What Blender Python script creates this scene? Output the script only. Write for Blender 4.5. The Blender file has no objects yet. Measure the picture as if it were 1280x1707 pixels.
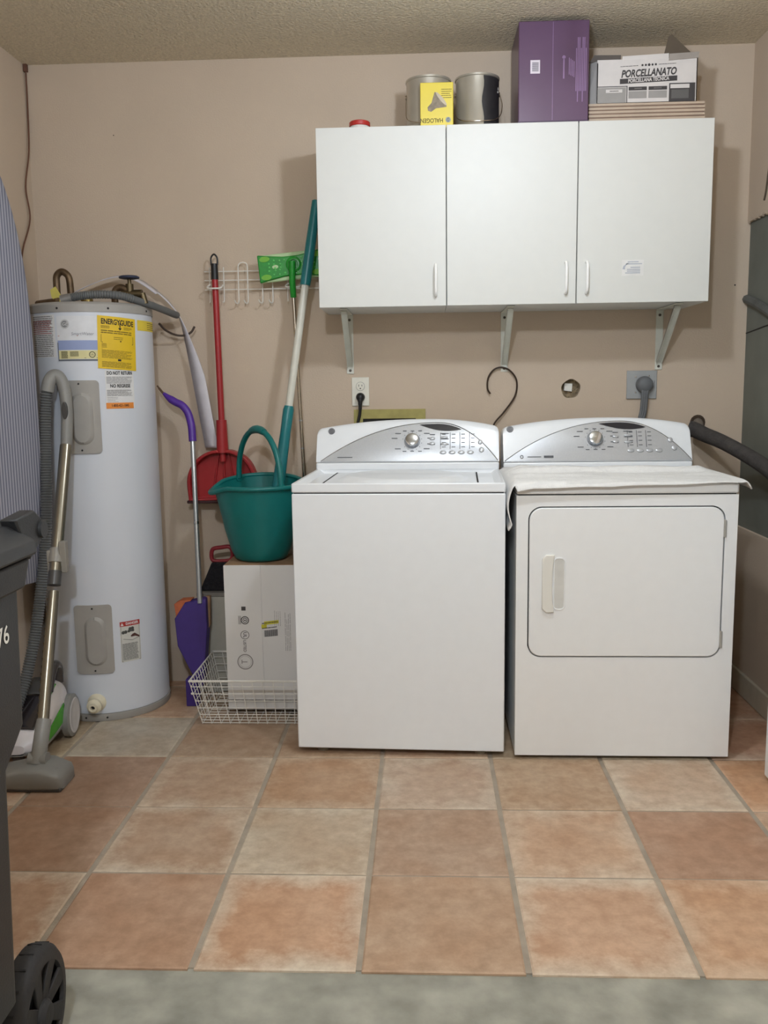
import bpy, bmesh, math, random
from mathutils import Vector, Matrix
random.seed(7)
R = math.radians
scene = bpy.context.scene
COL = scene.collection

# ------------------------------------------------------------------ camera, light, exposure
CAM = Vector((0.069, -3.5903, 1.2158))
PITCH, YAW, ROLL = R(7.9775), R(2.6226), R(-0.7511)
def camera():
    f = Vector((-math.sin(YAW)*math.cos(PITCH), math.cos(YAW)*math.cos(PITCH), -math.sin(PITCH)))
    r0 = Vector((math.cos(YAW), math.sin(YAW), 0)); u0 = r0.cross(f)
    r = r0*math.cos(ROLL) + u0*math.sin(ROLL); u = u0*math.cos(ROLL) - r0*math.sin(ROLL)
    cd = bpy.data.cameras.new('camera'); co = bpy.data.objects.new('camera', cd); COL.objects.link(co)
    m = Matrix((r, u, -f)).transposed().to_4x4(); m.translation = CAM
    co.matrix_world = m
    cd.sensor_fit = 'VERTICAL'; cd.sensor_height = 36.0; cd.lens = 1485.4*36.0/1707.0
    cd.clip_start = 0.02
    scene.camera = co
camera()
w = bpy.data.worlds.new('world'); scene.world = w; w.use_nodes = True
w.node_tree.nodes['Background'].inputs[0].default_value = (0.8, 0.85, 1.0, 1)
w.node_tree.nodes['Background'].inputs[1].default_value = 0.05
LAMP_A, LAMP_B = Vector((0.34, -1.48, 2.22)), Vector((-0.15, -3.75, 2.32))
def point(name, loc, watt, col, rad):
    l = bpy.data.lights.new(name, 'POINT'); l.energy = watt; l.color = col; l.shadow_soft_size = rad
    o = bpy.data.objects.new(name, l); o.location = loc; COL.objects.link(o)
point('lamp_light_near', LAMP_A, 29.5, (0.84, 0.935, 1.06), 0.05)
point('lamp_light_far', LAMP_B, 97, (0.84, 0.935, 1.06), 0.06)
vs = scene.view_settings
vs.view_transform = 'Standard'; vs.look = 'None'; vs.exposure = 0.0; vs.gamma = 1.0; vs.use_curve_mapping = False

# ------------------------------------------------------------------ materials
def lin(c):
    return tuple(((v/255)/12.92 if v/255 <= .04045 else ((v/255+.055)/1.055)**2.4) for v in c)
MATS = {}
def pm(name, rgb, rough=.5, metal=0., var=.05, scale=25., bump=0., bscale=None, coat=0., spec=None, trans=0.):
    if name in MATS: return MATS[name]
    m = bpy.data.materials.new(name); m.use_nodes = True
    nt = m.node_tree; b = nt.nodes['Principled BSDF']
    c = lin(rgb)
    tc = nt.nodes.new('ShaderNodeTexCoord')
    n = nt.nodes.new('ShaderNodeTexNoise'); n.inputs['Scale'].default_value = scale; n.inputs['Detail'].default_value = 4
    nt.links.new(tc.outputs['Object'], n.inputs['Vector'])
    rp = nt.nodes.new('ShaderNodeValToRGB')
    rp.color_ramp.elements[0].position = .3; rp.color_ramp.elements[1].position = .7
    rp.color_ramp.elements[0].color = tuple(max(0, v*(1-var)) for v in c)+(1,)
    rp.color_ramp.elements[1].color = tuple(min(1, v*(1+var)) for v in c)+(1,)
    nt.links.new(n.outputs['Fac'], rp.inputs['Fac']); nt.links.new(rp.outputs['Color'], b.inputs['Base Color'])
    b.inputs['Roughness'].default_value = rough; b.inputs['Metallic'].default_value = metal
    if coat: b.inputs['Coat Weight'].default_value = coat
    if spec is not None: b.inputs['Specular IOR Level'].default_value = spec
    if trans: b.inputs['Transmission Weight'].default_value = trans
    if bump:
        n2 = nt.nodes.new('ShaderNodeTexNoise'); n2.inputs['Scale'].default_value = bscale or scale*4; n2.inputs['Detail'].default_value = 5
        nt.links.new(tc.outputs['Object'], n2.inputs['Vector'])
        bp = nt.nodes.new('ShaderNodeBump'); bp.inputs['Strength'].default_value = bump; bp.inputs['Distance'].default_value = .012 if bump >= 1 else .004
        nt.links.new(n2.outputs['Fac'], bp.inputs['Height']); nt.links.new(bp.outputs['Normal'], b.inputs['Normal'])
    MATS[name] = m; return m

def tile_material():
    m = bpy.data.materials.new('terracotta_tile'); m.use_nodes = True
    nt = m.node_tree; N = nt.nodes; L = nt.links; b = N['Principled BSDF']
    tc = N.new('ShaderNodeTexCoord'); oi = N.new('ShaderNodeObjectInfo')
    # each tile gets its own piece of the noise
    add = N.new('ShaderNodeVectorMath'); add.operation = 'ADD'
    sc = N.new('ShaderNodeVectorMath'); sc.operation = 'SCALE'; sc.inputs['Scale'].default_value = 37.0
    cmb = N.new('ShaderNodeCombineXYZ'); L.new(oi.outputs['Random'], cmb.inputs[0]); L.new(oi.outputs['Random'], cmb.inputs[2])
    L.new(cmb.outputs[0], sc.inputs[0]); L.new(tc.outputs['Object'], add.inputs[0]); L.new(sc.outputs[0], add.inputs[1])
    def noise(s, d=5, r=.6):
        n = N.new('ShaderNodeTexNoise'); n.inputs['Scale'].default_value = s; n.inputs['Detail'].default_value = d; n.inputs['Roughness'].default_value = r
        L.new(add.outputs[0], n.inputs['Vector']); return n
    n1 = noise(6.5); n2 = noise(26, 6, .7); n3 = noise(150, 3)
    def tinted(mul):
        v = N.new('ShaderNodeVectorMath'); v.operation = 'MULTIPLY'; L.new(oi.outputs['Color'], v.inputs[0]); v.inputs[1].default_value = mul; return v
    ta, tb = tinted((.97, .90, .85)), tinted((1.10, 1.15, 1.20))
    mrn = N.new('ShaderNodeMapRange'); mrn.inputs['From Min'].default_value = .32; mrn.inputs['From Max'].default_value = .68; L.new(n1.outputs['Fac'], mrn.inputs['Value'])
    mx = N.new('ShaderNodeMix'); mx.data_type = 'RGBA'; L.new(mrn.outputs[0], mx.inputs['Factor'])
    L.new(ta.outputs[0], mx.inputs['A']); L.new(tb.outputs[0], mx.inputs['B'])
    # pale bloom along the edges of the glaze: distance to the nearest edge, broken up by noise
    sx = N.new('ShaderNodeSeparateXYZ'); L.new(tc.outputs['Object'], sx.inputs[0])
    def edge(o):
        a = N.new('ShaderNodeMath'); a.operation = 'ABSOLUTE'; L.new(o, a.inputs[0]); return a
    ax, ay = edge(sx.outputs[0]), edge(sx.outputs[1])
    mxm = N.new('ShaderNodeMath'); mxm.operation = 'MAXIMUM'; L.new(ax.outputs[0], mxm.inputs[0]); L.new(ay.outputs[0], mxm.inputs[1])
    ad = N.new('ShaderNodeMath'); ad.operation = 'MULTIPLY_ADD'; L.new(n2.outputs['Fac'], ad.inputs[0]); ad.inputs[1].default_value = .060; L.new(mxm.outputs[0], ad.inputs[2])
    ad2 = N.new('ShaderNodeMath'); ad2.operation = 'MULTIPLY_ADD'; L.new(n1.outputs['Fac'], ad2.inputs[0]); ad2.inputs[1].default_value = .13; L.new(ad.outputs[0], ad2.inputs[2])
    mr = N.new('ShaderNodeMapRange'); mr.inputs['From Min'].default_value = .215; mr.inputs['From Max'].default_value = .290
    L.new(ad2.outputs[0], mr.inputs['Value'])
    ml = N.new('ShaderNodeMath'); ml.operation = 'MULTIPLY'; L.new(mr.outputs[0], ml.inputs[0]); L.new(oi.outputs['Alpha'], ml.inputs[1])
    ml2 = N.new('ShaderNodeMath'); ml2.operation = 'MULTIPLY'; L.new(ml.outputs[0], ml2.inputs[0]); ml2.inputs[1].default_value = .8
    mx2 = N.new('ShaderNodeMix'); mx2.data_type = 'RGBA'; L.new(ml2.outputs[0], mx2.inputs['Factor'])
    L.new(mx.outputs['Result'], mx2.inputs['A']); mx2.inputs['B'].default_value = lin((215, 204, 184))+(1,)
    # fine specks
    mr3 = N.new('ShaderNodeMapRange'); mr3.inputs['From Min'].default_value = .25; mr3.inputs['From Max'].default_value = .75
    mr3.inputs['To Min'].default_value = .80; mr3.inputs['To Max'].default_value = 1.14; L.new(n2.outputs['Fac'], mr3.inputs['Value'])
    hs = N.new('ShaderNodeHueSaturation'); L.new(mr3.outputs[0], hs.inputs['Value']); hs.inputs['Saturation'].default_value = 1.0; L.new(mx2.outputs['Result'], hs.inputs['Color'])
    L.new(hs.outputs['Color'], b.inputs['Base Color'])
    b.inputs['Roughness'].default_value = .48; b.inputs['Specular IOR Level'].default_value = .35
    bp = N.new('ShaderNodeBump'); bp.inputs['Strength'].default_value = .12; bp.inputs['Distance'].default_value = .003
    L.new(n2.outputs['Fac'], bp.inputs['Height']); L.new(bp.outputs['Normal'], b.inputs['Normal'])
    return m
def concrete_material():
    m = pm('concrete', (154, 152, 140), .85, var=.34, scale=9, bump=.5, bscale=60)
    return m
def stripe_material(name, c1, c2, axis, freq):
    m = bpy.data.materials.new(name); m.use_nodes = True; nt = m.node_tree; N = nt.nodes; L = nt.links; b = N['Principled BSDF']
    tc = N.new('ShaderNodeTexCoord'); s = N.new('ShaderNodeSeparateXYZ'); L.new(tc.outputs['Object'], s.inputs[0])
    ml = N.new('ShaderNodeMath'); ml.operation = 'MULTIPLY'; ml.inputs[1].default_value = freq; L.new(s.outputs[axis], ml.inputs[0])
    fr = N.new('ShaderNodeMath'); fr.operation = 'FRACT'; L.new(ml.outputs[0], fr.inputs[0])
    rp = N.new('ShaderNodeValToRGB'); rp.color_ramp.interpolation = 'CONSTANT'; e = rp.color_ramp.elements
    e[0].position = 0; e[0].color = lin(c1)+(1,); e[1].position = .5; e[1].color = lin(c2)+(1,)
    L.new(fr.outputs[0], rp.inputs['Fac']); L.new(rp.outputs['Color'], b.inputs['Base Color']); b.inputs['Roughness'].default_value = .9
    return m

WALL = pm('wall_paint', (200, 182, 162), .9, var=.03, scale=3, bump=.25, bscale=160)
CEIL = pm('ceiling_texture', (222, 210, 186), .95, var=.10, scale=110, bump=1.0, bscale=90)
WHITE = pm('white_enamel', (240, 243, 246), .32, var=.01, coat=.2)
WHITE2 = pm('white_enamel_warm', (241, 242, 242), .34, var=.01, coat=.2)
LAMIN = pm('white_laminate', (215, 215, 210), .45, var=.01)
PLASTW = pm('white_plastic', (232, 230, 222), .4, var=.01)
DARK = pm('dark_gap', (34, 33, 32), .8)
BLACK = pm('black_plastic', (24, 24, 26), .45)
INK = pm('black_ink', (32, 30, 30), .7)
GREYINK = pm('grey_ink', (120, 118, 118), .7)
SILVER = pm('silver_panel', (190, 192, 195), .30, metal=.30, var=.03, scale=200)
CHROME = pm('chrome', (202, 206, 213), .12, metal=1, var=.02)
STEEL = pm('brushed_steel', (190, 180, 165), .25, metal=1, var=.06)
COPPER = pm('aged_copper', (104, 84, 62), .45, metal=.6, var=.25, scale=40)
GROUT = pm('grout', (164, 152, 136), .9, var=.14, scale=14, bump=.4, bscale=150)
CONC = concrete_material()
TILE = tile_material()

# ------------------------------------------------------------------ mesh helpers
def smooth_path(pts, n=6, closed=False):
    P = [Vector(p) for p in pts]; out = []
    m = len(P)
    for i in range(m if closed else m-1):
        p1, p2 = P[i], P[(i+1) % m]
        p0 = P[i-1] if (i > 0 or closed) else p1*2-p2
        p3 = P[(i+2) % m] if (i+2 < m or closed) else p2*2-p1
        for k in range(n):
            t = k/n
            out.append(.5*((2*p1)+(p2-p0)*t+(2*p0-5*p1+4*p2-p3)*t*t+(3*p1-p0-3*p2+p3)*t**3))
    if not closed: out.append(P[-1])
    return out
ORG = {}
class MB:
    def __init__(s): s.v = []; s.f = []
    def add(s, v, f):
        o = len(s.v); s.v += [tuple(p) for p in v]; s.f += [tuple(i+o for i in q) for q in f]; return s
    def box(s, x0, x1, y0, y1, z0, z1):
        v = [(x, y, z) for z in (z0, z1) for y in (y0, y1) for x in (x0, x1)]
        return s.add(v, [(0, 2, 3, 1), (4, 5, 7, 6), (0, 1, 5, 4), (2, 6, 7, 3), (0, 4, 6, 2), (1, 3, 7, 5)])
    def prism(s, pts, off):
        n = len(pts); off = Vector(off); a = [Vector(p) for p in pts]; b = [p+off for p in a]
        f = [tuple(range(n))[::-1], tuple(range(n, 2*n))]+[(i, (i+1) % n, n+(i+1) % n, n+i) for i in range(n)]
        return s.add(a+b, f)
    def tube(s, pts, r, seg=10, closed=False, caps=True, flat=None):
        P = [Vector(p) for p in pts]; n = len(P); v = []; f = []
        rad = r if isinstance(r, (list, tuple)) else [r]*n
        T = []
        for i in range(n):
            a = P[i-1] if (i > 0 or closed) else P[i]; b = P[(i+1) % n] if (i < n-1 or closed) else P[i]
            T.append((b-a).normalized())
        t0 = T[0]; up = Vector((0, 0, 1)) if abs(t0.z) < .9 else Vector((1, 0, 0))
        nrm = (up-t0*up.dot(t0)).normalized()
        for i in range(n):
            nrm = (nrm-T[i]*nrm.dot(T[i])).normalized(); bn = T[i].cross(nrm)
            for k in range(seg):
                a = 2*math.pi*k/seg
                v.append(P[i]+nrm*math.cos(a)*rad[i]+bn*math.sin(a)*rad[i])
        for i in range(n if closed else n-1):
            j = (i+1) % n
            for k in range(seg):
                f.append((i*seg+k, i*seg+(k+1) % seg, j*seg+(k+1) % seg, j*seg+k))
        if caps and not closed:
            f.append(tuple(range(seg))[::-1]); f.append(tuple((n-1)*seg+k for k in range(seg)))
        return s.add(v, f)
    def lathe(s, prof, c=(0, 0, 0), seg=32, axis=(0, 0, 1), sx=1., sy=1.):
        ax = Vector(axis).normalized()
        u = Vector((1, 0, 0)) if abs(ax.x) < .9 else Vector((0, 1, 0))
        u = (u-ax*u.dot(ax)).normalized(); w_ = ax.cross(u); c = Vector(c)
        v = []; f = []; rings = []
        for r, z in prof:
            if r < 1e-6:
                rings.append([len(v)]); v.append(c+ax*z)
            else:
                rings.append(list(range(len(v), len(v)+seg)))
                for k in range(seg):
                    a = 2*math.pi*k/seg; v.append(c+ax*z+u*(r*sx*math.cos(a))+w_*(r*sy*math.sin(a)))
        for a, b in zip(rings, rings[1:]):
            for k in range(seg):
                k2 = (k+1) % seg
                if len(a) == 1 and len(b) == 1: continue
                if len(a) == 1: f.append((a[0], b[k2], b[k])[::-1])
                elif len(b) == 1: f.append((a[k], a[k2], b[0]))
                else: f.append((a[k], a[k2], b[k2], b[k]))
        return s.add(v, f)
    def grid(s, fn, nu, nv, cu=False):
        v = [fn(i/nu, j/nv) for j in range(nv+1) for i in range(nu if cu else nu+1)]
        m = nu if cu else nu+1; f = []
        for j in range(nv):
            for i in range(nu):
                f.append((j*m+i, j*m+(i+1) % m, (j+1)*m+(i+1) % m, (j+1)*m+i))
        return s.add(v, f)
    def build(s, name, mat, parent=None, smooth=True, bevel=0, bseg=2, local=False, angle=40, solid=0, subsurf=0):
        o0 = Vector((0, 0, 0))
        if parent is not None:
            o0 = ORG.get(parent.name, o0)
        me = bpy.data.meshes.new(name)
        v = s.v if local else [tuple(Vector(p)-o0) for p in s.v]
        me.from_pydata(v, [], s.f); me.validate(); me.update()
        bm = bmesh.new(); bm.from_mesh(me); bmesh.ops.recalc_face_normals(bm, faces=bm.faces); bm.to_mesh(me); bm.free()
        if smooth:
            for p in me.polygons: p.use_smooth = True
            me.set_sharp_from_angle(angle=R(angle))
        ob = bpy.data.objects.new(name, me); COL.objects.link(ob); me.materials.append(mat)
        if parent is not None:
            ob.parent = parent; ORG[ob.name] = o0
        if solid:
            md = ob.modifiers.new('s', 'SOLIDIFY'); md.thickness = solid; md.offset = 0
        if subsurf:
            md = ob.modifiers.new('ss', 'SUBSURF'); md.levels = subsurf; md.render_levels = subsurf
        if bevel:
            md = ob.modifiers.new('b', 'BEVEL'); md.width = bevel; md.segments = bseg; md.limit_method = 'ANGLE'; md.angle_limit = R(50)
            md.harden_normals = False
        return ob
def tag(o, label, cat, group=None):
    o['label'] = label; o['category'] = cat
    if group: o['group'] = group
    return o
def thing(name, label, cat, loc, rz=0, group=None):
    o = bpy.data.objects.new(name, None); COL.objects.link(o); o.location = loc; o.rotation_euler = (0, 0, rz)
    o.empty_display_size = .05
    ORG[o.name] = Vector(loc) if not rz else Vector((0, 0, 0))
    return tag(o, label, cat, group)
def struct(o): o['kind'] = 'structure'; return o

TXT = {}
def text2d(s, size, shear=0., bold=0., align='CENTER'):
    k = (s, shear, bold, align)
    if k not in TXT:
        c = bpy.data.curves.new('t', 'FONT'); c.body = s; c.size = 1; c.align_x = align; c.align_y = 'CENTER'; c.shear = shear; c.offset = bold
        c.resolution_u = 3
        o = bpy.data.objects.new('t', c); COL.objects.link(o)
        dg = bpy.context.evaluated_depsgraph_get(); me = bpy.data.meshes.new_from_object(o.evaluated_get(dg))
        TXT[k] = ([tuple(v.co) for v in me.vertices], [tuple(p.vertices) for p in me.polygons])
        bpy.data.objects.remove(o); bpy.data.curves.remove(c); bpy.data.meshes.remove(me)
    v, f = TXT[k]
    return [(x*size, y*size) for x, y, z in v], f
def put(mb, vf, fn):
    """2-D print (verts, faces) mapped to a surface by fn(x, y)"""
    v, f = vf; mb.add([fn(x, y) for x, y in v], f); return mb
def rect2(x0, x1, y0, y1): return [(x0, y0), (x1, y0), (x1, y1), (x0, y1)], [(0, 1, 2, 3)]
def ring2(cx, cy, r0, r1, n=28):
    v = []
    for i in range(n):
        a = 2*math.pi*i/n; v += [(cx+r0*math.cos(a), cy+r0*math.sin(a)), (cx+r1*math.cos(a), cy+r1*math.sin(a))]
    return v, [(2*i, 2*i+1, (2*i+3) % (2*n), (2*i+2) % (2*n)) for i in range(n)]
def disc2(cx, cy, r, n=24, sx=1):
    return [(cx+r*sx*math.cos(2*math.pi*i/n), cy+r*math.sin(2*math.pi*i/n)) for i in range(n)], [tuple(range(n))]
def lines2(mb, fn, x0, x1, ytop, ybot, n, h, jag=.3, rnd=random):
    for i in range(n):
        y = ytop-(ytop-ybot)*i/max(1, n-1); e = x1-(x1-x0)*jag*rnd.random()*(1 if i % 3 == 2 else .25)
        x = x0
        while x < e:
            wl = min(e-x, (.06+.16*rnd.random())*(x1-x0)); put(mb, rect2(x, x+wl*.9, y-h/2, y+h/2), fn); x += wl
def flatf(ox, oz, y):           # a print on a plane facing the camera side (-Y)
    return lambda a, b: (ox+a, y, oz+b)

# ------------------------------------------------------------------ the room
XL, XR, CZ = -1.467, 1.312, 2.467  # coordinates here and below mostly computed from image pixels at assumed depths
STEP_Y, LOW, BACKY = -1.868, -0.007, -5.6
fl = struct(MB().box(XL, XR, STEP_Y+.003, 0, -.16, -.0035).build('floor', GROUT, smooth=False))
TP, TX0, TY0 = .3578, -.0765, -.7823
GX, GY = .0135, .006
tile_mesh = {}
TINT = {(-3, 0): (160, 130, 108, .05), (-2, 0): (178, 152, 128, .5), (-1, 0): (178, 145, 115, .35), (0, 0): (184, 160, 138, .6), (1, 0): (178, 150, 122, .2), (2, 0): (194, 170, 146, .75), (3, 0): (196, 154, 120, .3),
        (-4, 1): (165, 132, 106, .2), (-3, 1): (164, 132, 108, .1), (-2, 1): (180, 154, 130, .75), (-1, 1): (186, 166, 142, .65), (0, 1): (174, 146, 122, .08), (1, 1): (190, 158, 130, .6), (2, 1): (172, 136, 110, .1), (3, 1): (186, 152, 124, .3),
        (-4, 2): (180, 150, 124, .6), (-3, 2): (182, 150, 124, .85), (-2, 2): (176, 142, 116, .05), (-1, 2): (192, 154, 124, .95), (0, 2): (180, 150, 123, .06), (1, 2): (194, 160, 132, .85), (2, 2): (194, 156, 124, .45), (3, 2): (190, 156, 126, .5),
        (-3, -1): (176, 164, 146, .3), (-2, -1): (164, 138, 114, .15), (-1, -1): (166, 138, 112, .2)}
def tile(x0, x1, y0, y1, ij):
    key = (round(x1-x0, 3), round(y1-y0, 3))
    hx, hy = (x1-x0)/2, (y1-y0)/2
    if key not in tile_mesh:
        m = MB(); ch = .004
        b = [(-hx, -hy), (hx, -hy), (hx, hy), (-hx, hy)]; t = [(-hx+ch, -hy+ch), (hx-ch, -hy+ch), (hx-ch, hy-ch), (-hx+ch, hy-ch)]
        v = [(x, y, -.007) for x, y in b]+[(x, y, -.0025) for x, y in b]+[(x, y, 0) for x, y in t]
        f = [(3, 2, 1, 0), (8, 9, 10, 11)]
        for i in range(4):
            j = (i+1) % 4; f += [(i, j, 4+j, 4+i), (4+i, 4+j, 8+j, 8+i)]
        me = bpy.data.meshes.new('tile'); me.from_pydata(v, [], f); me.update(); me.materials.append(TILE); tile_mesh[key] = me
    o = bpy.data.objects.new('tile', tile_mesh[key]); COL.objects.link(o); o.parent = fl
    tn = TINT.get(ij) or (random.randint(164, 190), 148, 122, random.random()*.6); o.color = lin(tn[:3])+(tn[3],)
    o.location = ((x0+x1)/2, (y0+y1)/2, random.uniform(-.0006, .0006))
    o.rotation_euler = (random.uniform(-.0012, .0012), random.uniform(-.0012, .0012), random.uniform(-.004, .004))
for i in range(-4, 5):
    for j in range(-3, 3):
        x0, x1 = TX0+TP*i+GX/2, TX0+TP*(i+1)-GX/2
        y1, y0 = TY0-TP*j-GY/2, TY0-TP*(j+1)+GY/2
        if j == 2: y0 = STEP_Y-.004
        x0, x1, y1 = max(x0, XL+.004), min(x1, XR-.004), min(y1, -.004)
        if x1-x0 < .03 or y1-y0 < .03: continue
        tile(x0, x1, y0, y1, (i, j))
struct(MB().box(XL, XR, BACKY, STEP_Y+.003, LOW-.1, LOW).build('floor_garage', CONC, smooth=False))
# back wall with the rough hole where an old pipe came through
def wall_back():
    bm = bmesh.new()
    out = [(XL, -.16), (XR+.05, -.16), (XR+.05, CZ), (XL, CZ)]
    hole = []
    for k in range(28):
        a = 2*math.pi*k/28; r = .036*(1+.05*math.sin(2*a+1)+.03*math.sin(5*a)); hole.append((.651+r*math.cos(a), 1.2+r*1.08*math.sin(a)))
    def loop(p):
        v = [bm.verts.new((x, 0, z)) for x, z in p]; return [bm.edges.new((v[i], v[(i+1) % len(v)])) for i in range(len(v))]
    e = loop(out)+loop(hole)
    bmesh.ops.triangle_fill(bm, edges=e, use_beauty=True)
    ex = bmesh.ops.extrude_face_region(bm, geom=list(bm.faces))
    for g in ex['geom']:
        if isinstance(g, bmesh.types.BMVert): g.co.y += .02
    bmesh.ops.recalc_face_normals(bm, faces=bm.faces)
    me = bpy.data.meshes.new('wall_back'); bm.to_mesh(me); bm.free(); me.materials.append(WALL)
    o = bpy.data.objects.new('wall_back', me); COL.objects.link(o); struct(o)
    cav = MB(); cav.lathe([(.050, .02), (.050, .042), (0, .042)], (.651, 0, 1.2), 20, (0, 1, 0))
    cav.build('hole_cavity', pm('cavity', (158, 140, 112), .95, var=.35, scale=60, bump=1, bscale=120), o)
    pp = MB().prism([(.628, .026, 1.192), (.66, .026, 1.188), (.662, .026, 1.22), (.63, .026, 1.223)], (0, .016, 0))
    pp.build('white_cap', PLASTW, o, bevel=.002)
    dots = MB()
    for x, z, r in ((1.274, 1.589, .003), (-1.13, 2.2, .002)): dots.lathe([(0, 0), (r, 0), (r, .001)], (x, -.001, z), 10, (0, 1, 0))
    dots.build('nail_hole', INK, o)
    return o
wall_back()
struct(MB().box(XL-.05, XL, BACKY, .02, -.26, CZ).build('wall_left', WALL, smooth=False))
struct(MB().box(XL-.05, XR+.05, BACKY, .02, CZ, CZ+.05).build('ceiling', CEIL, smooth=False))
struct(MB().box(XL-.05, XR+.05, BACKY-.05, BACKY, -.26, CZ).build('wall_front', pm('garage_door', (200, 196, 186), .7), smooth=False))
# right wall: solid below and above a long recess lined with dark grey board
wr = MB(); wr.box(XR, XR+.05, BACKY, .02, -.26, .650); wr.box(XR, XR+.05, BACKY, .02, 1.822, CZ); wr.box(XR, XR+.05, BACKY, -1.6, .650, 1.822)
wr = struct(wr.build('wall_right', WALL, smooth=False))
gb = MB().box(XR+.012, XR+.05, -1.6, .02, .650, 1.822).build('grey_panel', pm('grey_board', (112, 114, 106), .75, var=.10, scale=6), wr, smooth=False)
MB().tube([(XR+.008, -.002, 1.535), (XR+.006, -.12, 1.508), (XR+.006, -.30, 1.45), (XR+.006, -.55, 1.36)], .017, 8).build('grey_strip', pm('grey_tape', (92, 94, 92), .6, var=.2), wr)
MB().tube([(XR+.011, -.004, 1.405), (XR+.010, -.2, 1.42), (XR+.010, -.6, 1.44)], .0022, 6).build('thin_cable', INK, wr)
rp = MB(); pp_ = [(XR+.004, -.01-.02*k, 1.826+random.uniform(-.006, .010)) for k in range(75)]; rp.tube(pp_, [random.uniform(.004, .007) for k in pp_], 8)
rp.build('ragged_plaster', WALL, wr)
MB().tube(smooth_path([(XR-.003, -.245, 2.02), (XR-.003, -.215, 2.005), (XR-.003, -.20, 1.96), (XR-.003, -.185, 1.90), (XR-.003, -.17, 1.87)]), .0035, 6).build('plaster_crack', pm('crack', (84, 72, 58), .9), wr)
struct(MB().box(XR-.014, XR, STEP_Y, -.002, .002, .092).build('baseboard_right', pm('baseboard_paint', (196, 186, 166), .6), smooth=False, bevel=.004))

# lamps out of view that light the room
def lamp(loc, label):
    t = thing('ceiling_lamp', label, 'lamp', (loc.x, loc.y, CZ))
    z = loc.z+.075
    MB().lathe([(0, CZ), (.06, CZ), (.06, CZ-.015), (.02, CZ-.03), (0, CZ-.03)], (loc.x, loc.y, 0), 24).build('ceiling_rose', PLASTW, t)
    MB().tube([(loc.x, loc.y, CZ-.025), (loc.x, loc.y, z+.075)], .012, 10).build('stem', PLASTW, t)
    e = bpy.data.materials.get('bulb_glow')
    if not e:
        e = bpy.data.materials.new('bulb_glow'); e.use_nodes = True; b = e.node_tree.nodes['Principled BSDF']
        b.inputs['Emission Color'].default_value = (1, .95, .85, 1); b.inputs['Emission Strength'].default_value = 12
    MB().lathe([(0, z-.02), (.02, z-.012), (.032, z+.015), (.028, z+.045), (.016, z+.075), (0, z+.08)], (loc.x, loc.y, 0), 20).build('bulb', e, t)
lamp(LAMP_A, 'bare bulb hanging from the ceiling in front of the cabinets')
lamp(LAMP_B, 'bare bulb on the ceiling at the garage door end')

# ------------------------------------------------------------------ wall cabinets
CX = (-.306, .1535, .6125, 1.078); CB, CT, CF = 1.503, 2.119, -.32
names = (('white wall cabinet at the left end, below the lone red-capped jar', 'R'), ('middle white wall cabinet, under the paint cans and purple box', 'R'),
         ('white wall cabinet at the right end, with a small printed sticker', 'L'))
for i, (lab, hs) in enumerate(names):
    x0, x1 = CX[i]+.0006, CX[i+1]-.0006
    t = thing('wall_cabinet', lab, 'cabinet', ((x0+x1)/2, -.15, CB), group='row of white wall cabinets')
    MB().box(x0, x1, CF+.019, 0, CB, CT).build('body', LAMIN, t, smooth=False)
    d = MB().box(x0+.0012, x1-.0012, CF, CF+.017, CB-.001, CT).build('door', LAMIN, t, smooth=True, bevel=.0012)
    hx = x1-.038 if hs == 'R' else x0+.034
    h = MB(); zc = CB+.088
    h.tube(smooth_path([(hx, CF+.002, zc-.053), (hx, CF-.016, zc-.051), (hx, CF-.026, zc-.036), (hx, CF-.028, zc), (hx, CF-.026, zc+.036), (hx, CF-.016, zc+.051), (hx, CF+.002, zc+.053)]), .0052, 10)
    h.build('handle', pm('handle_white', (244, 243, 240), .3), d)
    if i == 2:
        s = MB(); put(s, rect2(-.038, .038, -.028, .027), flatf(.809, 1.622, CF-.0006)); st = s.build('sticker', pm('sticker_film', (222, 221, 218), .4), d, smooth=False)
        p = MB(); f = flatf(.809, 1.622, CF-.0011)
        put(p, ([(-.036, -.004), (-.032, .006), (-.022, .014), (-.012, .016), (-.022, .010), (-.027, .002), (-.027, -.006)], [tuple(range(7))]), f)
        for q, (a, b2, z) in enumerate(((-.018, .02, .02), (-.024, .032, .013), (-.008, .026, .001), (-.02, .026, -.006), (-.02, .026, -.012), (-.026, .026, -.018))):
            put(p, rect2(a, b2, z-.0016, z+.0016), f)
        p.build('print', pm('blue_ink', (172, 177, 188), .6), d, smooth=False)
BRK = pm('bracket_paint', (212, 212, 200), .45)
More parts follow.
